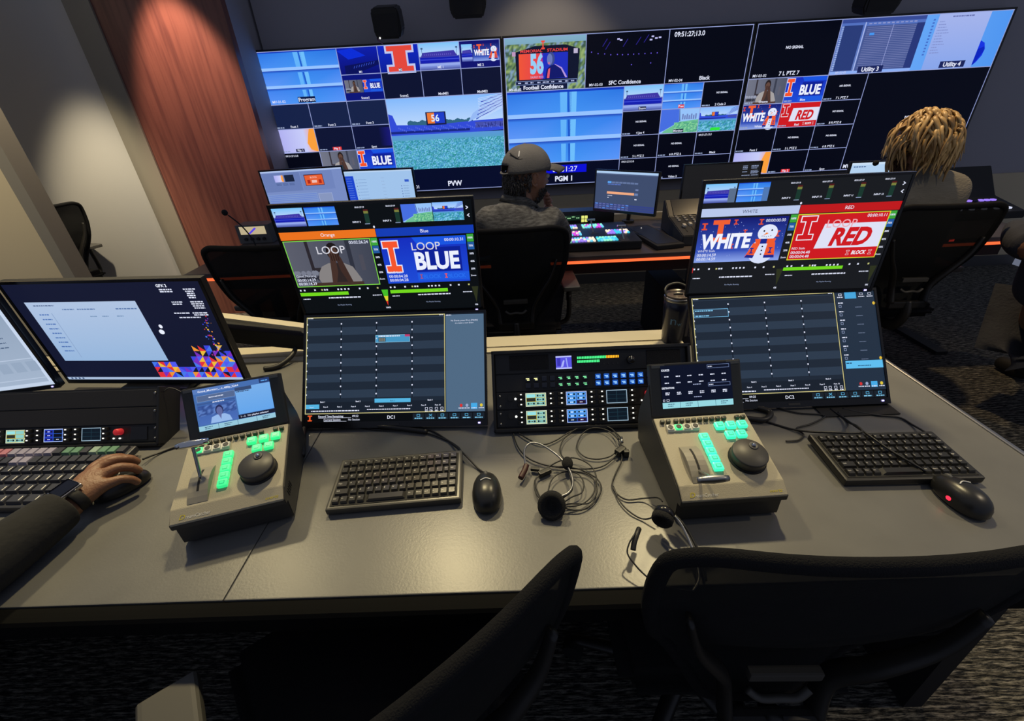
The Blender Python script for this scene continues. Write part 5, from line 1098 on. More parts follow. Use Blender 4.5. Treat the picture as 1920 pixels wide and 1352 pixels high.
# ------------------------------------------------------------------ chairs
CH0 = (-7, -7, 0)
FRM = mat('chair_frame', (.014, .013, .012), .42)
LUM = mat('lumbar_grey', (.055, .052, .046), .5)
PAD = mat('arm_pad', (.075, .072, .065), .5)
def bw(z):
    P = [(.50, .085), (.55, .12), (.62, .165), (.72, .205), (.84, .232), (.93, .238), (.975, .228), (.995, .20), (1.0, .17)]
    for (a, x), (b, y) in zip(P, P[1:]):
        if z <= b: return x+(y-x)*(z-a)/(b-a)
    return P[-1][1]
def by(x, z): return -.235+.5*x*x-(z-.5)*.16+.05*math.exp(-((z-.62)/.1)**2)
def make_chair():
    t = thing('task_chair', 'proto', 'chair')
    nx, nz = 14, 18; vs = []; fs = []
    for s in (0, 1):
        for j in range(nz+1):
            z = .5+.5*j/nz; w = bw(z)-.004
            for i in range(nx+1): x = -w+2*w*i/nx; vs.append((x, by(x, z)+(.005 if s else -.005), z))
    n = (nx+1)*(nz+1)
    for s in (0, 1):
        for j in range(nz):
            for i in range(nx):
                a = s*n+j*(nx+1)+i; f = [a, a+1, a+nx+2, a+nx+1]; fs.append(f if s == 0 else f[::-1])
    MB().add(vs, fs, MESHM, True).build('backrest', t)
    zs = [.5, .55, .6, .68, .76, .84, .9, .945, .975, .992, 1.0]
    R = [(bw(z), z) for z in zs]; ring = R+[(x, 1.0+.0*x) for x in (.11, .04, -.04, -.11)]+[(-x, z) for x, z in R[::-1]]+[(-.03, .497), (.03, .497)]
    MB().tube([(x, by(x, z), z) for x, z in ring], .0105, FABR, n=10, sub=3, closed=True, flat=1.25).build('back_frame', t)
    sp = MB()
    for s in (-1, 1):
        sp.tube([(s*x, by(x, z)-.016-d, z) for x, z, d in ((.19, .86, 0), (.165, .78, .01), (.12, .70, .025), (.085, .62, .035), (.075, .54, .04))], .02, FRM, n=10, sub=5, flat=.5, rr=lambda u: .010+.014*u)
    sp.tube([(0, -.27, .55), (0, -.285, .48), (0, -.24, .41), (0, -.12, .39)], .028, FRM, n=10, flat=.6).box((0, -.275, .535), (.17, .022, .035), FRM, .006)
    sp.build('spine', t)
    MB().box((0, -.262, .655), (.115, .016, .020), LUM, .004).build('lumbar_bar', t)
    MB().tube([(-.05, -.265, .61), (-.03, -.272, .598), (0, -.274, .602), (.03, -.272, .598), (.05, -.265, .61)], .007, LUM, flat=.8).build('lumbar_handle', t)
    bm = bmesh.new(); bmesh.ops.create_cube(bm, size=1)
    for v in bm.verts: v.co = Vector((v.co.x*(.50 if v.co.y > 0 else .46), v.co.y*.47+.03, v.co.z*.07+.455))
    bmesh.ops.bevel(bm, geom=bm.edges[:], offset=.03, segments=4, affect='EDGES')
    MB().addbm(bm, FABR, True).build('seat', t)
    MB().box((0, 0, .405), (.26, .28, .035), FRM, .01).build('mechanism', t)
    for s in (-1, 1):
        a = MB().tube([(s*.16, -.02, .41), (s*.255, -.02, .42), (s*.29, -.02, .46), (s*.29, -.02, .58)], .018, FRM, n=10, flat=.7).cyl((s*.29, -.02, .55), (s*.29, -.02, .635), .014, FRM).build('armrest', t)
        MB().box((s*.29, .0, .648), (.085, .25, .026), PAD, .010, seg=3).build('arm_pad', a)
    MB().cyl((0, 0, .09), (0, 0, .40), .028, FRM).cyl((0, 0, .24), (0, 0, .40), .018, STEEL).build('column', t)
    for k in range(5):
        a = 2*PI*k/5+.3; c, s = math.cos(a), math.sin(a)
        l = MB().tube([(0, 0, .115), (c*.12, s*.12, .105), (c*.30, s*.30, .075)], .02, FRM, n=8, flat=.8, rr=lambda u: .026-.010*u).build('leg', t)
        MB().cyl((c*.30-s*.02, s*.30+c*.02, .03), (c*.30+s*.02, s*.30-c*.02, .03), .03, BLKM, n=16).cyl((c*.3, s*.3, .04), (c*.3, s*.3, .075), .008, FRM).build('caster', l)
    return t
proto = make_chair()
KIDS = {}
for q in bpy.data.objects:
    if q.parent: KIDS.setdefault(q.parent.name, []).append(q)
def place_chair(label, loc, yaw, first=False, group='black mesh task chairs'):
    o = proto if first else copy_tree(proto, kids=KIDS)
    o.location = loc; o.rotation_euler = (0, 0, yaw); o['label'] = label; o['group'] = group
    return o
# back centre is at local (0,-.235): place so that the backs stand where the photo shows them
place_chair('black mesh task chair turned sideways at the front desk, left of bottom centre', (-.30, .440, 0), .652, True)
place_chair('black mesh task chair seen straight from behind at the bottom right', (.405, .62, 0), -.02)
place_chair('black mesh task chair holding the man in the grey cap', (-.02, 2.21, 0), .03)
place_chair('empty black mesh task chair behind the DC1 monitor in the second row', (-1.07, 2.12, 0), -.12)
place_chair('black mesh task chair holding the fair haired person', (1.90, 2.26, 0), -.05)
place_chair('black mesh task chair far left against the grey wall panel', (-3.52, 3.25, 0), 1.25)
tag(MB().box((1.955, 1.975, .845), (.022, .002, .010), lit('red_tag', S(235, 60, 50))).build('chair_label'), 'small red tag on the back of the right second row chair', 'tag')

# ------------------------------------------------------------------ people
SKIN = mat('skin_warm', (.42, .22, .14), .5, noise=(25, (.34, .16, .10), (1, 1, 1), .35, .7), bump=(120, .2))
SKINH = mat('skin_tan', (.26, .125, .065), .48, noise=(30, (.20, .09, .045), (1, 1, 1), .35, .7), bump=(160, .35))
HEATH = mat('heather_knit', (.075, .072, .065), .9, noise=(38, (.20, .195, .175), (1, 1, 4), .38, .68), bump=(150, .6, (1, 1, 4)))
TEE = mat('grey_tee', (.21, .195, .16), .9, noise=(10, (.17, .158, .13), (1, 1, 3), .3, .7), bump=(60, .7, (1, 1, 3)))
SWEAT = mat('black_sweatshirt', (.018, .018, .018), .95, bump=(26, 1.0, (1, 1, 1)))
JACK = mat('navy_jacket', (.030, .034, .048), .9, bump=(30, 1))
DENIM = mat('dark_denim', (.045, .048, .055), .9, bump=(80, .8), noise=(12, (.03, .032, .04), (1, 1, 1), .3, .7))
PANTS = mat('dark_trousers', (.02, .02, .024), .9)
def skin(name, nodes, edges, m, par, sub=2, bumpm=None):
    me = bpy.data.meshes.new(name); me.from_pydata([n[:3] for n in nodes], edges, [])
    me.materials.append(m); o = link(bpy.data.objects.new(name, me)); o.parent = par
    if par: o.matrix_parent_inverse = Matrix.Translation(-Vector(par.location))
    md = o.modifiers.new('skin', 'SKIN'); md.use_smooth_shade = True; md.branch_smoothing = .6
    for i, n in enumerate(nodes):
        sv = me.skin_vertices[0].data[i]; sv.radius = (n[3], n[4] if len(n) > 4 else n[3]); sv.use_root = (i == 0)
    s = o.modifiers.new('subd', 'SUBSURF'); s.levels = sub; s.render_levels = sub
    return o
def chain(*ids): return list(zip(ids, ids[1:]))
def head_mesh(mb, c, yaw, pitch, roll, m, k=1.0, beard=None):
    M = Matrix.Translation(c) @ Euler((pitch, roll, yaw)).to_matrix().to_4x4()
    bm = bmesh.new(); bmesh.ops.create_uvsphere(bm, u_segments=40, v_segments=30, radius=1)
    g = lambda x, a, s: math.exp(-((x-a)/s)**2)
    for v in bm.verts:
        x, y, z = v.co
        X, Y, Zz = x*.076, y*.095, z*.118
        if z < 0: X *= 1-.32*(-z)**1.3; Y = Y*(1-.12*(-z)) + .018*(-z)
        if y > 0:
            Y += .026*g(x, 0, .16)*g(z, -.12, .16)*y - .007*(g(x, .38, .17)+g(x, -.38, .17))*g(z, .10, .12)
            Y += .006*g(z, .26, .10)*g(x, 0, .7)*y + .008*g(x, 0, .26)*g(z, -.46, .06) + .010*g(x, 0, .28)*g(z, -.82, .14) - .005*g(x, 0, .3)*g(z, -.62, .05)
            X += .006*math.copysign(1, x)*g(abs(x), .6, .2)*g(z, -.12, .2)
        v.co = Vector((X*k, Y*k, Zz*k))
    mb.addbm(bm, m, True, M)
    return M
def face_parts(M, par, m, k=1):
    for s in (-1, 1):
        MB().sphere((s*.029*k, .083*k, .012*k), .011*k, mat('eye_white', (.7, .68, .64), .3), 12, M=M).sphere((s*.029*k, .0925*k, .012*k), .0045*k, mat('iris', (.03, .02, .015), .2), 8, M=M).build('eye', par)
        MB().sphere((s*.029*k, .088*k, .034*k), (.017*k, .006*k, .004*k), mat('brow_hair', (.05, .035, .02), .9), 8, M=M).build('eyebrow', par)
        e = MB(); E = M @ Matrix.Translation((s*.077*k, -.002*k, .0)) @ Euler((0, s*.15, -s*.35)).to_matrix().to_4x4()
        e.tube([(0, .008, -.026), (0, -.004, -.02), (0, -.014, 0), (0, -.014, .018), (0, -.002, .028), (0, .010, .02), (0, .012, .008)], .0052, m, n=8, M=E).sphere((0, 0, .002), (.004, .012, .022), m, 10, M=E).sphere((0, .008, -.024), (.005, .007, .009), m, 8, M=E)
        e.build('ear', par)
    MB().sphere((0, .090*k, -.058*k), (.022*k, .010*k, .005*k), mat('lips', (.30, .11, .09), .5), 12, M=M).build('mouth', par)
# --- man in the grey cap
t = thing('person', 'man in a grey cap and heather grey sweater, chin on his hand', 'person', (.02, 2.17, 0))
body = [(.03, 2.16, .56, .13, .11), (.02, 2.14, .72, .14, .11), (.02, 2.11, .88, .16, .11), (.02, 2.11, .985, .15, .095), (.03, 2.13, 1.06, .062, .06), (.045, 2.15, 1.12, .052, .055), (.05, 2.16, 1.17, .045, .05),
        (-.14, 2.12, 1.0, .06), (-.21, 2.20, .88, .046), (-.20, 2.36, .79, .040), (-.08, 2.47, .785, .030), (-.02, 2.52, .775, .022),
        (.19, 2.14, .985, .06), (.235, 2.25, .87, .046), (.225, 2.385, .785, .038), (.19, 2.31, .92, .032), (.165, 2.25, 1.035, .026),
        (-.07, 2.24, .53, .08), (-.10, 2.56, .52, .065), (-.11, 2.60, .30, .05), (-.11, 2.60, .09, .035), (-.11, 2.70, .04, .03),
        (.13, 2.24, .53, .08), (.17, 2.56, .52, .065), (.18, 2.50, .30, .05), (.18, 2.42, .09, .035), (.18, 2.52, .04, .03)]
ed = chain(0, 1, 2, 3, 4, 5, 6)+chain(3, 7, 8, 9, 10, 11)+chain(3, 12, 13, 14, 15, 16)+chain(0, 17, 18, 19, 20, 21)+chain(0, 22, 23, 24, 25, 26)
skin('body', body, ed, SKIN, t, 2)
sh = [(.03, 2.16, .58, .15, .13), (.02, 2.13, .72, .17, .13), (.02, 2.10, .87, .185, .125), (.02, 2.095, 1.0, .165, .100), (.03, 2.12, 1.055, .085, .078), (.04, 2.14, 1.09, .07, .068),
      (-.125, 2.10, 1.025, .072), (-.195, 2.20, .88, .060), (-.195, 2.36, .80, .052), (-.10, 2.45, .79, .04),
      (.175, 2.12, 1.005, .072), (.235, 2.24, .87, .060), (.23, 2.385, .80, .052), (.195, 2.32, .91, .043), (.178, 2.275, .985, .036)]
skin('sweater', sh, chain(0, 1, 2, 3, 4, 5)+chain(3, 6, 7, 8, 9)+chain(3, 10, 11, 12, 13, 14), HEATH, t, 3)
skin('trousers', [(.03, 2.16, .55, .15, .12)]+[(a, b, c, r+.015) for a, b, c, r in [q[:4] for q in body[17:21]]]+[(a, b, c, r+.015) for a, b, c, r in [q[:4] for q in body[22:26]]], chain(0, 1, 2, 3, 4)+chain(0, 5, 6, 7, 8), PANTS, t)
hc = Vector((.062, 2.165, 1.172)); HY = -1.12
def childM(mb, name, par):
    o = mb.build(name, par); o.matrix_parent_inverse = Matrix.Translation(-Vector(par.location)); return o
hm = MB(); HM = head_mesh(hm, hc, HY, -.12, .0, SKIN, 1.0) @ Matrix.Scale(1.08, 4); hd = childM(hm, 'head', t)
face_parts(HM, hd, SKIN)
GH = mat('grey_hair', (.035, .032, .03), .8, noise=(60, (.12, .115, .11), (1, 1, .4), .4, .7))
def hair_patch(mb, M, m, n, fn, seed, L=(.02, .04), r=.0035):
    rnd = random.Random(seed); k = 0
    while k < n:
        th = rnd.uniform(-PI, PI); z = rnd.uniform(-.9, .99)
        ok = fn(th, z)
        if not ok: continue
        k += 1; c = math.sqrt(1-z*z); d = Vector((math.sin(th)*c*.080, -math.cos(th)*c*.099, z*.120))
        if z < 0: d.x *= 1-.30*(-z)**1.3
        dn = Vector((rnd.uniform(-.4, .4), rnd.uniform(-.4, .4), -1)).normalized(); l = rnd.uniform(*L); o = d.normalized()
        p = [d*.97, d*1.015+dn*l*.4+o*.004, d*1.01+dn*l]
        mb.tube(p, r, m, n=5, sub=3, M=M, rr=lambda u: r*(1.1-u*.7))
hb = MB(); hair_patch(hb, HM, GH, 700, lambda th, z: -.62 < z < .16 and abs(th) < 1.42-(.2 if z < -.3 else 0), 3, (.012, .02), .0026); hb.build('hair', hd)
bd = MB(); hair_patch(bd, HM, GH, 260, lambda th, z: -.93 < z < -.30 and abs(th) > 1.95 and not (abs(th) > 2.75 and z > -.42), 5, (.005, .010), .0022); bd.build('beard', hd)
CAP = mat('cap_grey', (.15, .145, .135), .85, noise=(14, (.12, .115, .108), (1, 1, 1), .3, .7), bump=(220, .35))
cap = MB(); prof = []
for k in range(15):
    a = k/14*PI/2; prof.append((max(.001, math.cos(a)), math.sin(a)))
CM = HM @ Matrix.Translation((0, -.004, .032)) @ Euler((.16, 0, 0)).to_matrix().to_4x4()
vs = []; fs = []; n = 48
for c, s in prof:
    for i in range(n):
        th = 2*PI*i/n; seam = 1-.012*max(0, math.cos(6*th))**12; px = math.sin(th)*.088*c**.9*seam; py = math.cos(th)*.107*c**.9*seam
        vs.append((px, py, s*.098*(1-.0)-.004))
for j in range(14):
    for i in range(n):
        th = (i+.5)/n*2*PI; back = abs(((th+PI) % (2*PI))-PI) > 2.72
        if j < 3 and back: continue
        fs.append([j*n+i, j*n+(i+1) % n, (j+1)*n+(i+1) % n, (j+1)*n+i])
cap.add(vs, fs, CAP, True, CM)
capo = cap.build('cap', hd); md = capo.modifiers.new('s', 'SOLIDIFY'); md.thickness = .003
bv = []; bf = []
for j in range(7):
    for i in range(15):
        a = (-.5+i/14)*1.75; rr = .0+j/6; x = math.sin(a)*(.086-.004*rr); y = math.cos(a)*.104+rr*.082*math.cos(a*.95)
        bv.append((x, y, -.004+.012*math.cos(a*1.6)-.022*rr*rr-.20*x*x*4))
for j in range(6):
    for i in range(14): bf.append([j*15+i, j*15+i+1, (j+1)*15+i+1, (j+1)*15+i])
br = MB().add(bv, bf, CAP, True, CM).build('brim', capo); md = br.modifiers.new('s', 'SOLIDIFY'); md.thickness = .004
MB().sphere((0, 0, .095), (.008, .008, .004), CAP, 10, M=CM).build('button', capo)
KM = CM @ Matrix.Diagonal((.84, 1.15, 1, 1)) @ Matrix.Rotation(.95, 4, 'Z')
MB().tube([(-.040, -.060, .072), (-.028, -.070, .064), (-.012, -.082, .056), (.0, -.086, .050), (.012, -.086, .050)], .0035, mat('cap_black', (.02, .02, .02), .6), M=KM).build('stitched_mark', capo)
MB().tube([(-.006, -.045, .083), (-.004, -.065, .074), (-.003, -.083, .058)], .0024, WHITEP, M=KM).build('white_clip', capo)
MB().tube([(.045, -.078, .028), (.035, -.088, .026), (.026, -.094, .025)], .0024, mat('silver_print', (.4, .4, .4), .5), M=KM).build('silver_mark', capo)
MB().tube([(-.034, -.099, .0), (-.015, -.108, -.003), (.015, -.108, -.003), (.034, -.099, .0)], .006, CAP, M=CM, flat=.5).build('strap', capo)
# hand of the man at his chin
hw = (.165, 2.25, 1.035)
hn = [(*hw, .026, .02), (.160, 2.235, 1.065, .034, .02)]; he = [(0, 1)]
for i in range(4):
    b = len(hn); fx = .148+.008*i; z0 = 1.085-.012*i
    hn += [(fx+.012, 2.228+.006*i, z0, .0095), (fx+.003, 2.212+.006*i, z0+.018-.004*i, .0085), (fx-.014, 2.212+.006*i, z0+.014-.004*i, .0078)]; he += [(1, b), (b, b+1), (b+1, b+2)]
b = len(hn); hn += [(.148, 2.255, 1.065, .0105), (.138, 2.250, 1.085, .009)]; he += [(1, b), (b, b+1)]
skin('hand', hn, he, SKIN, t)

# --- fair haired person
t = thing('person', 'person with wavy fair hair and grey t-shirt seated before the right video wall panel', 'person', (1.93, 2.25, 0))
px, py = 1.93, 2.22
body = [(px, py, .56, .13, .11), (px, py-.02, .74, .14, .11), (px-.01, py-.03, .92, .16, .11), (px-.02, py-.02, 1.03, .13, .09), (px-.06, py+.01, 1.10, .06, .06), (px-.085, py+.03, 1.16, .05, .05),
        (px-.17, py, 1.05, .058), (px-.24, py+.14, .90, .045), (px-.18, py+.32, .80, .035), (px-.12, py+.42, .79, .026),
        (px+.15, py, 1.02, .058), (px+.22, py+.12, .88, .045), (px+.24, py+.34, .80, .035), (px+.22, py+.45, .79, .026),
        (px-.10, py+.1, .53, .08), (px-.13, py+.42, .52, .065), (px-.13, py+.42, .10, .04), (px-.13, py+.52, .05, .03),
        (px+.10, py+.1, .53, .08), (px+.13, py+.42, .52, .065), (px+.13, py+.42, .10, .04), (px+.13, py+.52, .05, .03)]
skin('body', body, chain(0, 1, 2, 3, 4, 5)+chain(3, 6, 7, 8, 9)+chain(3, 10, 11, 12, 13)+chain(0, 14, 15, 16, 17)+chain(0, 18, 19, 20, 21), SKIN, t)
skin('t_shirt', [(px, py, .58, .16, .14), (px, py-.03, .74, .18, .14), (px-.01, py-.045, .92, .215, .145), (px-.02, py-.035, 1.03, .18, .115), (px-.055, py, 1.105, .085, .075), (px-.07, py+.01, 1.125, .07, .065), (px-.16, py-.01, 1.05, .075), (px-.235, py+.12, .91, .066), (px+.155, py-.01, 1.03, .082), (px+.21, py+.10, .90, .070)], chain(0, 1, 2, 3, 4, 5)+chain(3, 6, 7)+chain(3, 8, 9), TEE, t, 3)
skin('trousers', [(px, py, .55, .15, .13)]+[q[:3]+(q[3]+.015,) for q in body[14:17]]+[q[:3]+(q[3]+.015,) for q in body[18:21]], chain(0, 1, 2, 3)+chain(0, 4, 5, 6), PANTS, t)
for s, h0 in ((-1, body[9]), (1, body[13])):
    hn = [h0[:3]+(.024, .018), (h0[0], h0[1]+.04, h0[2]-.005, .036, .016)]; he = [(0, 1)]
    for i in range(4):
        b = len(hn); x = h0[0]+(-.028+.019*i); L = (.030, .036, .033, .025)[i]
        hn += [(x, h0[1]+.075, h0[2]-.006, .0088), (x*1.0, h0[1]+.075+L, h0[2]-.012, .0078), (x, h0[1]+.075+L*1.7, h0[2]-.026, .0068)]; he += [(1, b), (b, b+1), (b+1, b+2)]
    b = len(hn); hn += [(h0[0]-s*.040, h0[1]+.035, h0[2]-.012, .010), (h0[0]-s*.052, h0[1]+.065, h0[2]-.020, .008)]; he += [(1, b), (b, b+1)]
    skin('hand', hn, he, SKIN, t)
hc = Vector((1.855, 2.235, 1.215)); hm = MB(); HM = head_mesh(hm, hc, .45, -.15, .12, SKIN); hd = childM(hm, 'head', t); face_parts(HM, hd, SKIN)
BLOND = mat('fair_hair', (.30, .17, .055), .45, noise=(30, (.62, .42, .17), (1, 1, .35), .35, .65), spec=.5)
BRN = mat('brown_beard', (.10, .05, .025), .8)
h = MB(); rnd = random.Random(8)
bm = bmesh.new(); bmesh.ops.create_uvsphere(bm, u_segments=32, v_segments=24, radius=1)
for v in bm.verts:
    x, y, z = v.co; f = 1+.05*math.sin(9*x+5*z)+.04*math.sin(11*z+7*y)
    v.co = Vector((x*.098*f, (y*.112-.018)*f, z*.118*f+.022))
    if y > .45 and z < .35: v.co.y *= .62
    if z < -.4 and y > .0: v.co *= .8
h.addbm(bm, BLOND, True, HM)
for k in range(230):
    th = rnd.uniform(-2.35, 2.35); z0 = rnd.uniform(-.45, .98); c = math.sqrt(1-z0*z0)
    d = Vector((math.sin(th)*c*.100, -math.cos(th)*c*.118-.016, z0*.122+.026)); side = Vector((-d.y, d.x, 0)).normalized(); o = d.normalized()
    L = rnd.uniform(.08, .14); ph = rnd.uniform(0, 6); am = rnd.uniform(.004, .010); sw = rnd.uniform(-.5, .5); pts = []
    for j in range(6):
        u = j/5; fall = Vector((0, 0, -1))*L*u*(.35+.65*u) + (o*(1-abs(o.z))*.01 if 1 else 0)+side*(L*u*sw*.6+am*math.sin(ph+u*5.5))
        tang = Vector((o.x, o.y, 0)); tang = tang.normalized() if tang.length > .01 else Vector((0, -1, 0))
        pts.append(d*(1.0+.05*math.sin(u*PI))*(1 if j < 4 else .97)+fall+tang*L*u*max(0, o.z)*.55+o*.004*math.sin(ph*2+u*4))
    rr0 = rnd.uniform(.006, .011); h.tube(pts, rr0, BLOND, n=6, sub=3, M=HM, rr=lambda u: rr0*(1.05-u**2*.85), flat=.6)
h.build('hair', hd)
bd = MB(); hair_patch(bd, HM, BRN, 380, lambda th, z: -.97 < z < -.22 and abs(th) > 1.45 and not (abs(th) > 2.8 and z > -.42), 6, (.012, .028), .004); bd.build('beard', hd)
t2 = thing('headset', 'dark headset with round microphone foam worn by the fair haired person', 'headset', tuple(hc))
q = MB().sphere((.083, 0, -.005), (.016, .028, .028), BLK, 14).sphere((-.083, 0, -.005), (.016, .028, .028), BLK, 14).build('earcup', t2)
q2 = MB().tube([(-.088, .01, -.01), (-.095, .06, -.045), (-.060, .115, -.065)], .0022, BLK).sphere((-.055, .122, -.066), .013, FOAM, 12).build('boom', t2)
t2.rotation_euler = Euler((-.15, .12, .45))

# --- arm of the person at the left edge, on the mouse
t = thing('person', 'person in a black sweatshirt at the left edge reaching for a mouse', 'person', (-1.35, .0, 0))
body = [(-1.38, -.05, .56, .13, .11), (-1.38, -.04, .78, .14, .11), (-1.37, -.02, .98, .16, .11), (-1.37, -.02, 1.10, .13, .09), (-1.37, .0, 1.20, .055, .055), (-1.37, .02, 1.26, .05, .05),
        (-1.18, .0, 1.10, .06), (-1.07, .14, .95, .05), (-.995, .33, .80, .044), (-.965, .50, .787, .040), (-.945, .60, .790, .033), (-.936, .645, .792, .032, .025),
        (-1.56, .0, 1.10, .06), (-1.66, .12, .92, .046), (-1.60, .38, .80, .038), (-1.55, .55, .785, .028),
        (-1.28, .1, .53, .08), (-1.26, .42, .52, .065), (-1.26, .42, .10, .04), (-1.26, .52, .05, .03), (-1.48, .1, .53, .08), (-1.50, .42, .52, .065), (-1.50, .42, .10, .04), (-1.50, .52, .05, .03)]
hn = [(-.928, .688, .799, .042, .020), (-.964, .738, .803, .0135), (-.944, .726, .810, .0145), (-.919, .710, .807, .014), (-.897, .690, .797, .0128)]
b0 = len(body); body += hn
he = [(11, b0)]+[(b0, b0+i) for i in (1, 2, 3, 4)]
tips = [((-.948, .763, .806), (-.936, .780, .795), (-.930, .785, .778)), ((-.920, .752, .813), (-.903, .768, .799), (-.896, .772, .779)), ((-.897, .730, .809), (-.881, .743, .795), (-.874, .746, .776)), ((-.879, .706, .797), (-.867, .716, .784), (-.861, .719, .768))]
rad = [(.0112, .0100, .0085), (.0116, .0104, .0088), (.0112, .0098, .0084), (.0098, .0086, .0074)]
for i, (fp, rs) in enumerate(zip(tips, rad)):
    k = len(body); body += [(*a, r) for a, r in zip(fp, rs)]; he += [(b0+1+i, k), (k, k+1), (k+1, k+2)]
k = len(body); body += [(-.972, .695, .786, .014), (-.990, .722, .776, .0115), (-.984, .745, .769, .0095)]; he += [(b0, k), (k, k+1), (k+1, k+2)]
skin('body', body, chain(0, 1, 2, 3, 4, 5)+chain(3, 6, 7, 8, 9, 10, 11)+chain(3, 12, 13, 14, 15)+chain(0, 16, 17, 18, 19)+chain(0, 20, 21, 22, 23)+he, SKINH, t)
skin('sweatshirt', [(-1.38, -.05, .58, .16, .13), (-1.38, -.05, .78, .17, .13), (-1.37, -.03, .98, .19, .13), (-1.37, -.03, 1.10, .16, .11), (-1.37, -.01, 1.19, .08, .075), (-1.17, .0, 1.09, .085), (-1.06, .14, .95, .078), (-1.005, .31, .825, .072), (-.985, .42, .802, .062), (-.965, .50, .797, .056), (-.950, .58, .796, .050), (-.942, .625, .796, .045), (-.939, .636, .796, .041),
      (-1.57, .0, 1.09, .085), (-1.67, .12, .92, .07), (-1.60, .38, .81, .055), (-1.56, .50, .795, .042)], chain(0, 1, 2, 3, 4)+chain(3, 5, 6, 7, 8, 9, 10, 11, 12)+chain(3, 13, 14, 15, 16), SWEAT, t, 3)
skin('trousers', [(-1.38, -.05, .55, .16, .13)]+[q[:3]+(q[3]+.015,) for q in body[16:19]]+[q[:3]+(q[3]+.015,) for q in body[20:23]], chain(0, 1, 2, 3)+chain(0, 4, 5, 6), PANTS, t)
hc = Vector((-1.37, .05, 1.36)); hm = MB(); HM = head_mesh(hm, hc, .05, -.2, 0, SKINH); hd = childM(hm, 'head', t); face_parts(HM, hd, SKINH)
hb = MB(); hair_patch(hb, HM, mat('black_hair', (.012, .01, .009), .7), 420, lambda th, z: z > .35 or (z > -.35 and abs(th) < 1.9), 9, (.02, .035), .006); hb.build('hair', hd)
w = thing('wristwatch', 'smart watch with dark square face and silver rim on the left person wrist', 'watch', (-.938, .650, .8245), (.06, .16, -.30))
MB().box((0, 0, .0), (.036, .043, .010), mat('watch_silver', (.55, .52, .52), .25, 1), .0045, seg=4).build('case', w)
MB().box((0, 0, .0048), (.031, .038, .0022), mat('watch_glass', (.008, .010, .022), .06), .004, seg=3).build('face', w)
MB().cyl((.0185, .006, 0), (.0205, .006, 0), .003, STEEL, n=12).build('crown', w)
MB().tube([(-.012, 0, -.002), (-.030, 0, -.010), (-.038, 0, -.030), (-.022, 0, -.050), (.005, 0, -.055), (.030, 0, -.042), (.036, 0, -.020), (.024, 0, -.004), (.012, 0, -.002)], .010, BLKM, n=10, sub=5, flat=.3).build('strap', w)
mouse('black mouse under the hand of the person at the left edge', (-.915, .728, .7455), -.78)

# --- kneeling person at the right edge
t = thing('person', 'person in navy jacket and dark jeans crouching at the right edge', 'person', (2.3, 1.75, 0))
body = [(2.32, 1.78, .52, .13, .12), (2.24, 1.76, .72, .14, .12), (2.16, 1.75, .90, .16, .12), (2.18, 1.74, 1.02, .13, .10), (2.26, 1.74, 1.12, .055), (2.30, 1.76, 1.18, .05),
        (2.04, 1.70, .99, .065), (1.955, 1.70, .865, .055), (2.10, 1.92, .86, .04), (2.20, 2.02, .88, .028), (2.36, 1.80, 1.02, .065), (2.46, 1.88, .84, .05), (2.44, 2.08, .90, .035), (2.42, 2.16, .92, .028),
        (2.36, 1.68, .45, .09), (2.47, 1.62, .12, .07), (2.80, 1.62, .08, .05), (2.92, 1.62, .06, .04), (2.40, 1.9, .45, .09), (2.6, 2.05, .40, .07), (2.72, 2.05, .10, .045), (2.72, 2.12, .05, .035)]
skin('body', body, chain(0, 1, 2, 3, 4, 5)+chain(3, 6, 7, 8, 9)+chain(3, 10, 11, 12, 13)+chain(0, 14, 15, 16, 17)+chain(0, 18, 19, 20, 21), SKINH, t)
skin('jacket', [(2.30, 1.77, .60, .19, .17), (2.24, 1.75, .72, .18, .15), (2.16, 1.74, .90, .19, .14), (2.18, 1.73, 1.02, .16, .12), (2.25, 1.74, 1.10, .085), (2.04, 1.70, .99, .085), (1.965, 1.70, .87, .076), (2.09, 1.90, .865, .058), (2.20, 2.03, .882, .040), (2.37, 1.80, 1.02, .085), (2.46, 1.88, .85, .07), (2.44, 2.06, .895, .05)], chain(0, 1, 2, 3, 4)+chain(3, 5, 6, 7, 8)+chain(3, 9, 10, 11), JACK, t, 3)
skin('jeans', [(2.32, 1.78, .55, .19, .17), (2.36, 1.68, .43, .14), (2.40, 1.64, .28, .105), (2.47, 1.62, .13, .10), (2.92, 1.62, .09, .065), (2.41, 1.9, .44, .12), (2.6, 2.04, .40, .095), (2.72, 2.05, .06, .07)], chain(0, 1, 2, 3, 4)+chain(0, 5, 6, 7), DENIM, t, 3)
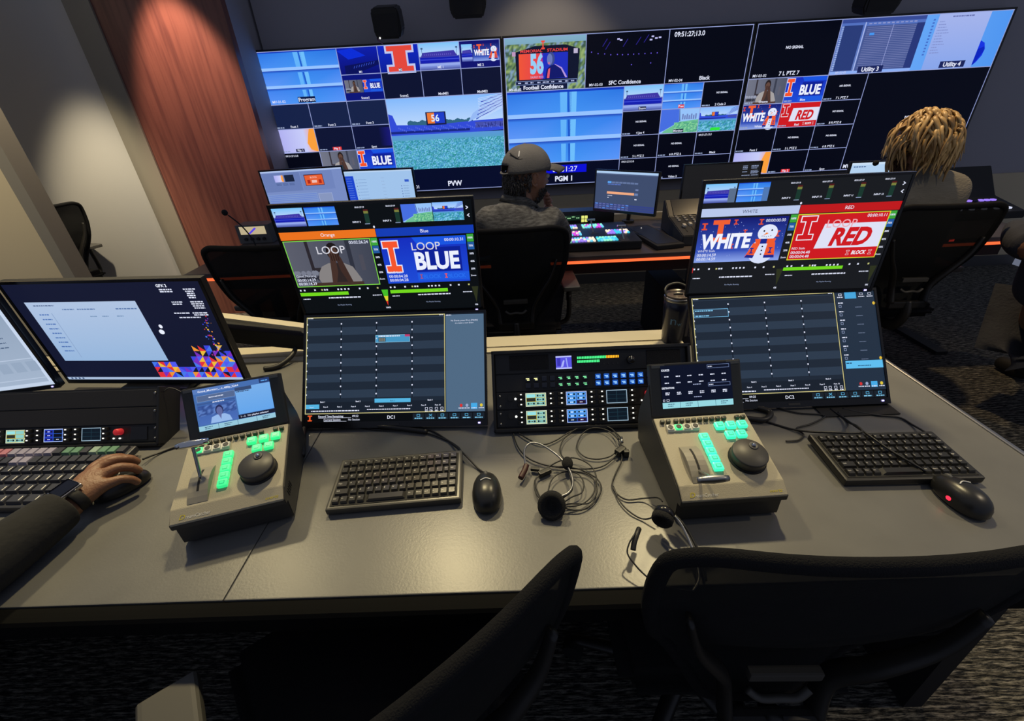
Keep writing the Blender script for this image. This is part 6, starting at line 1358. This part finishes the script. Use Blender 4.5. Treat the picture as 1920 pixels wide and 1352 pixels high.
skin('shoe', [(2.72, 2.05, .06, .055), (2.72, 2.10, .05, .05), (2.71, 2.22, .04, .042)], chain(0, 1, 2), BLKM, t)
skin('shoe', [(2.90, 1.62, .08, .055), (2.96, 1.62, .06, .05), (3.02, 1.62, .12, .045)], chain(0, 1, 2), BLKM, t)
t.location.x += .07
hc = Vector((2.33, 1.80, 1.28)); hm = MB(); HM = head_mesh(hm, hc, -.2, -.25, 0, SKINH); hd = childM(hm, 'head', t); face_parts(HM, hd, SKINH)
hb = MB(); hair_patch(hb, HM, MATS['black_hair'], 420, lambda th, z: z > .35 or (z > -.35 and abs(th) < 1.9), 10, (.02, .035), .006); hb.build('hair', hd)

# --- colour keyed editing keyboard under the left hand
t = thing('keyboard', 'wide dark editing keyboard with pink, lavender and green key groups at the left edge', 'keyboard', (-1.205, .762, .7505), (.05, 0, -.02))
MB().box((0, 0, .008), (.48, .185, .016), mat('slate_case', (.035, .037, .048), .45), .004).build('case', t)
KC = {c: mat('key_'+n, col, .45) for c, n, col in (('p', 'pink', (.50, .20, .25)), ('l', 'lavender', (.33, .31, .42)), ('g', 'green', (.12, .26, .17)), ('d', 'slate', (.035, .037, .050)), ('m', 'mint', (.30, .42, .34)))}
pat = ['ddpppppllllldggdmggd', 'dddpppddllddddddddd'[:19], 'dddddddddddddddddd', 'ddddddddddddddddd', 'ddddddddddddddd', 'dddddddddddd']
for r, row in enumerate(pat):
    n = len(row); pw = .46/n; y = .076-r*.0295
    for i, ch in enumerate(row):
        kw = pw-.0025; kh = .024; x = -.23+pw*(i+.5)
        a = [(-kw/2, -kh/2, 0), (kw/2, -kh/2, 0), (kw/2, kh/2, 0), (-kw/2, kh/2, 0)]; b = [(p[0]*.86, p[1]*.80, .007) for p in a]
        mb = MB().add(a+b, [[0, 1, 5, 4], [1, 2, 6, 5], [2, 3, 7, 6], [3, 0, 4, 7], [4, 5, 6, 7]], KC[ch])
        if r > 1: mb.box((kw*.28, -.001, .0072), (.0022, kh*.5, .0006), KEYL)
        o = mb.build('key', t); o.location = (x, y, .016)
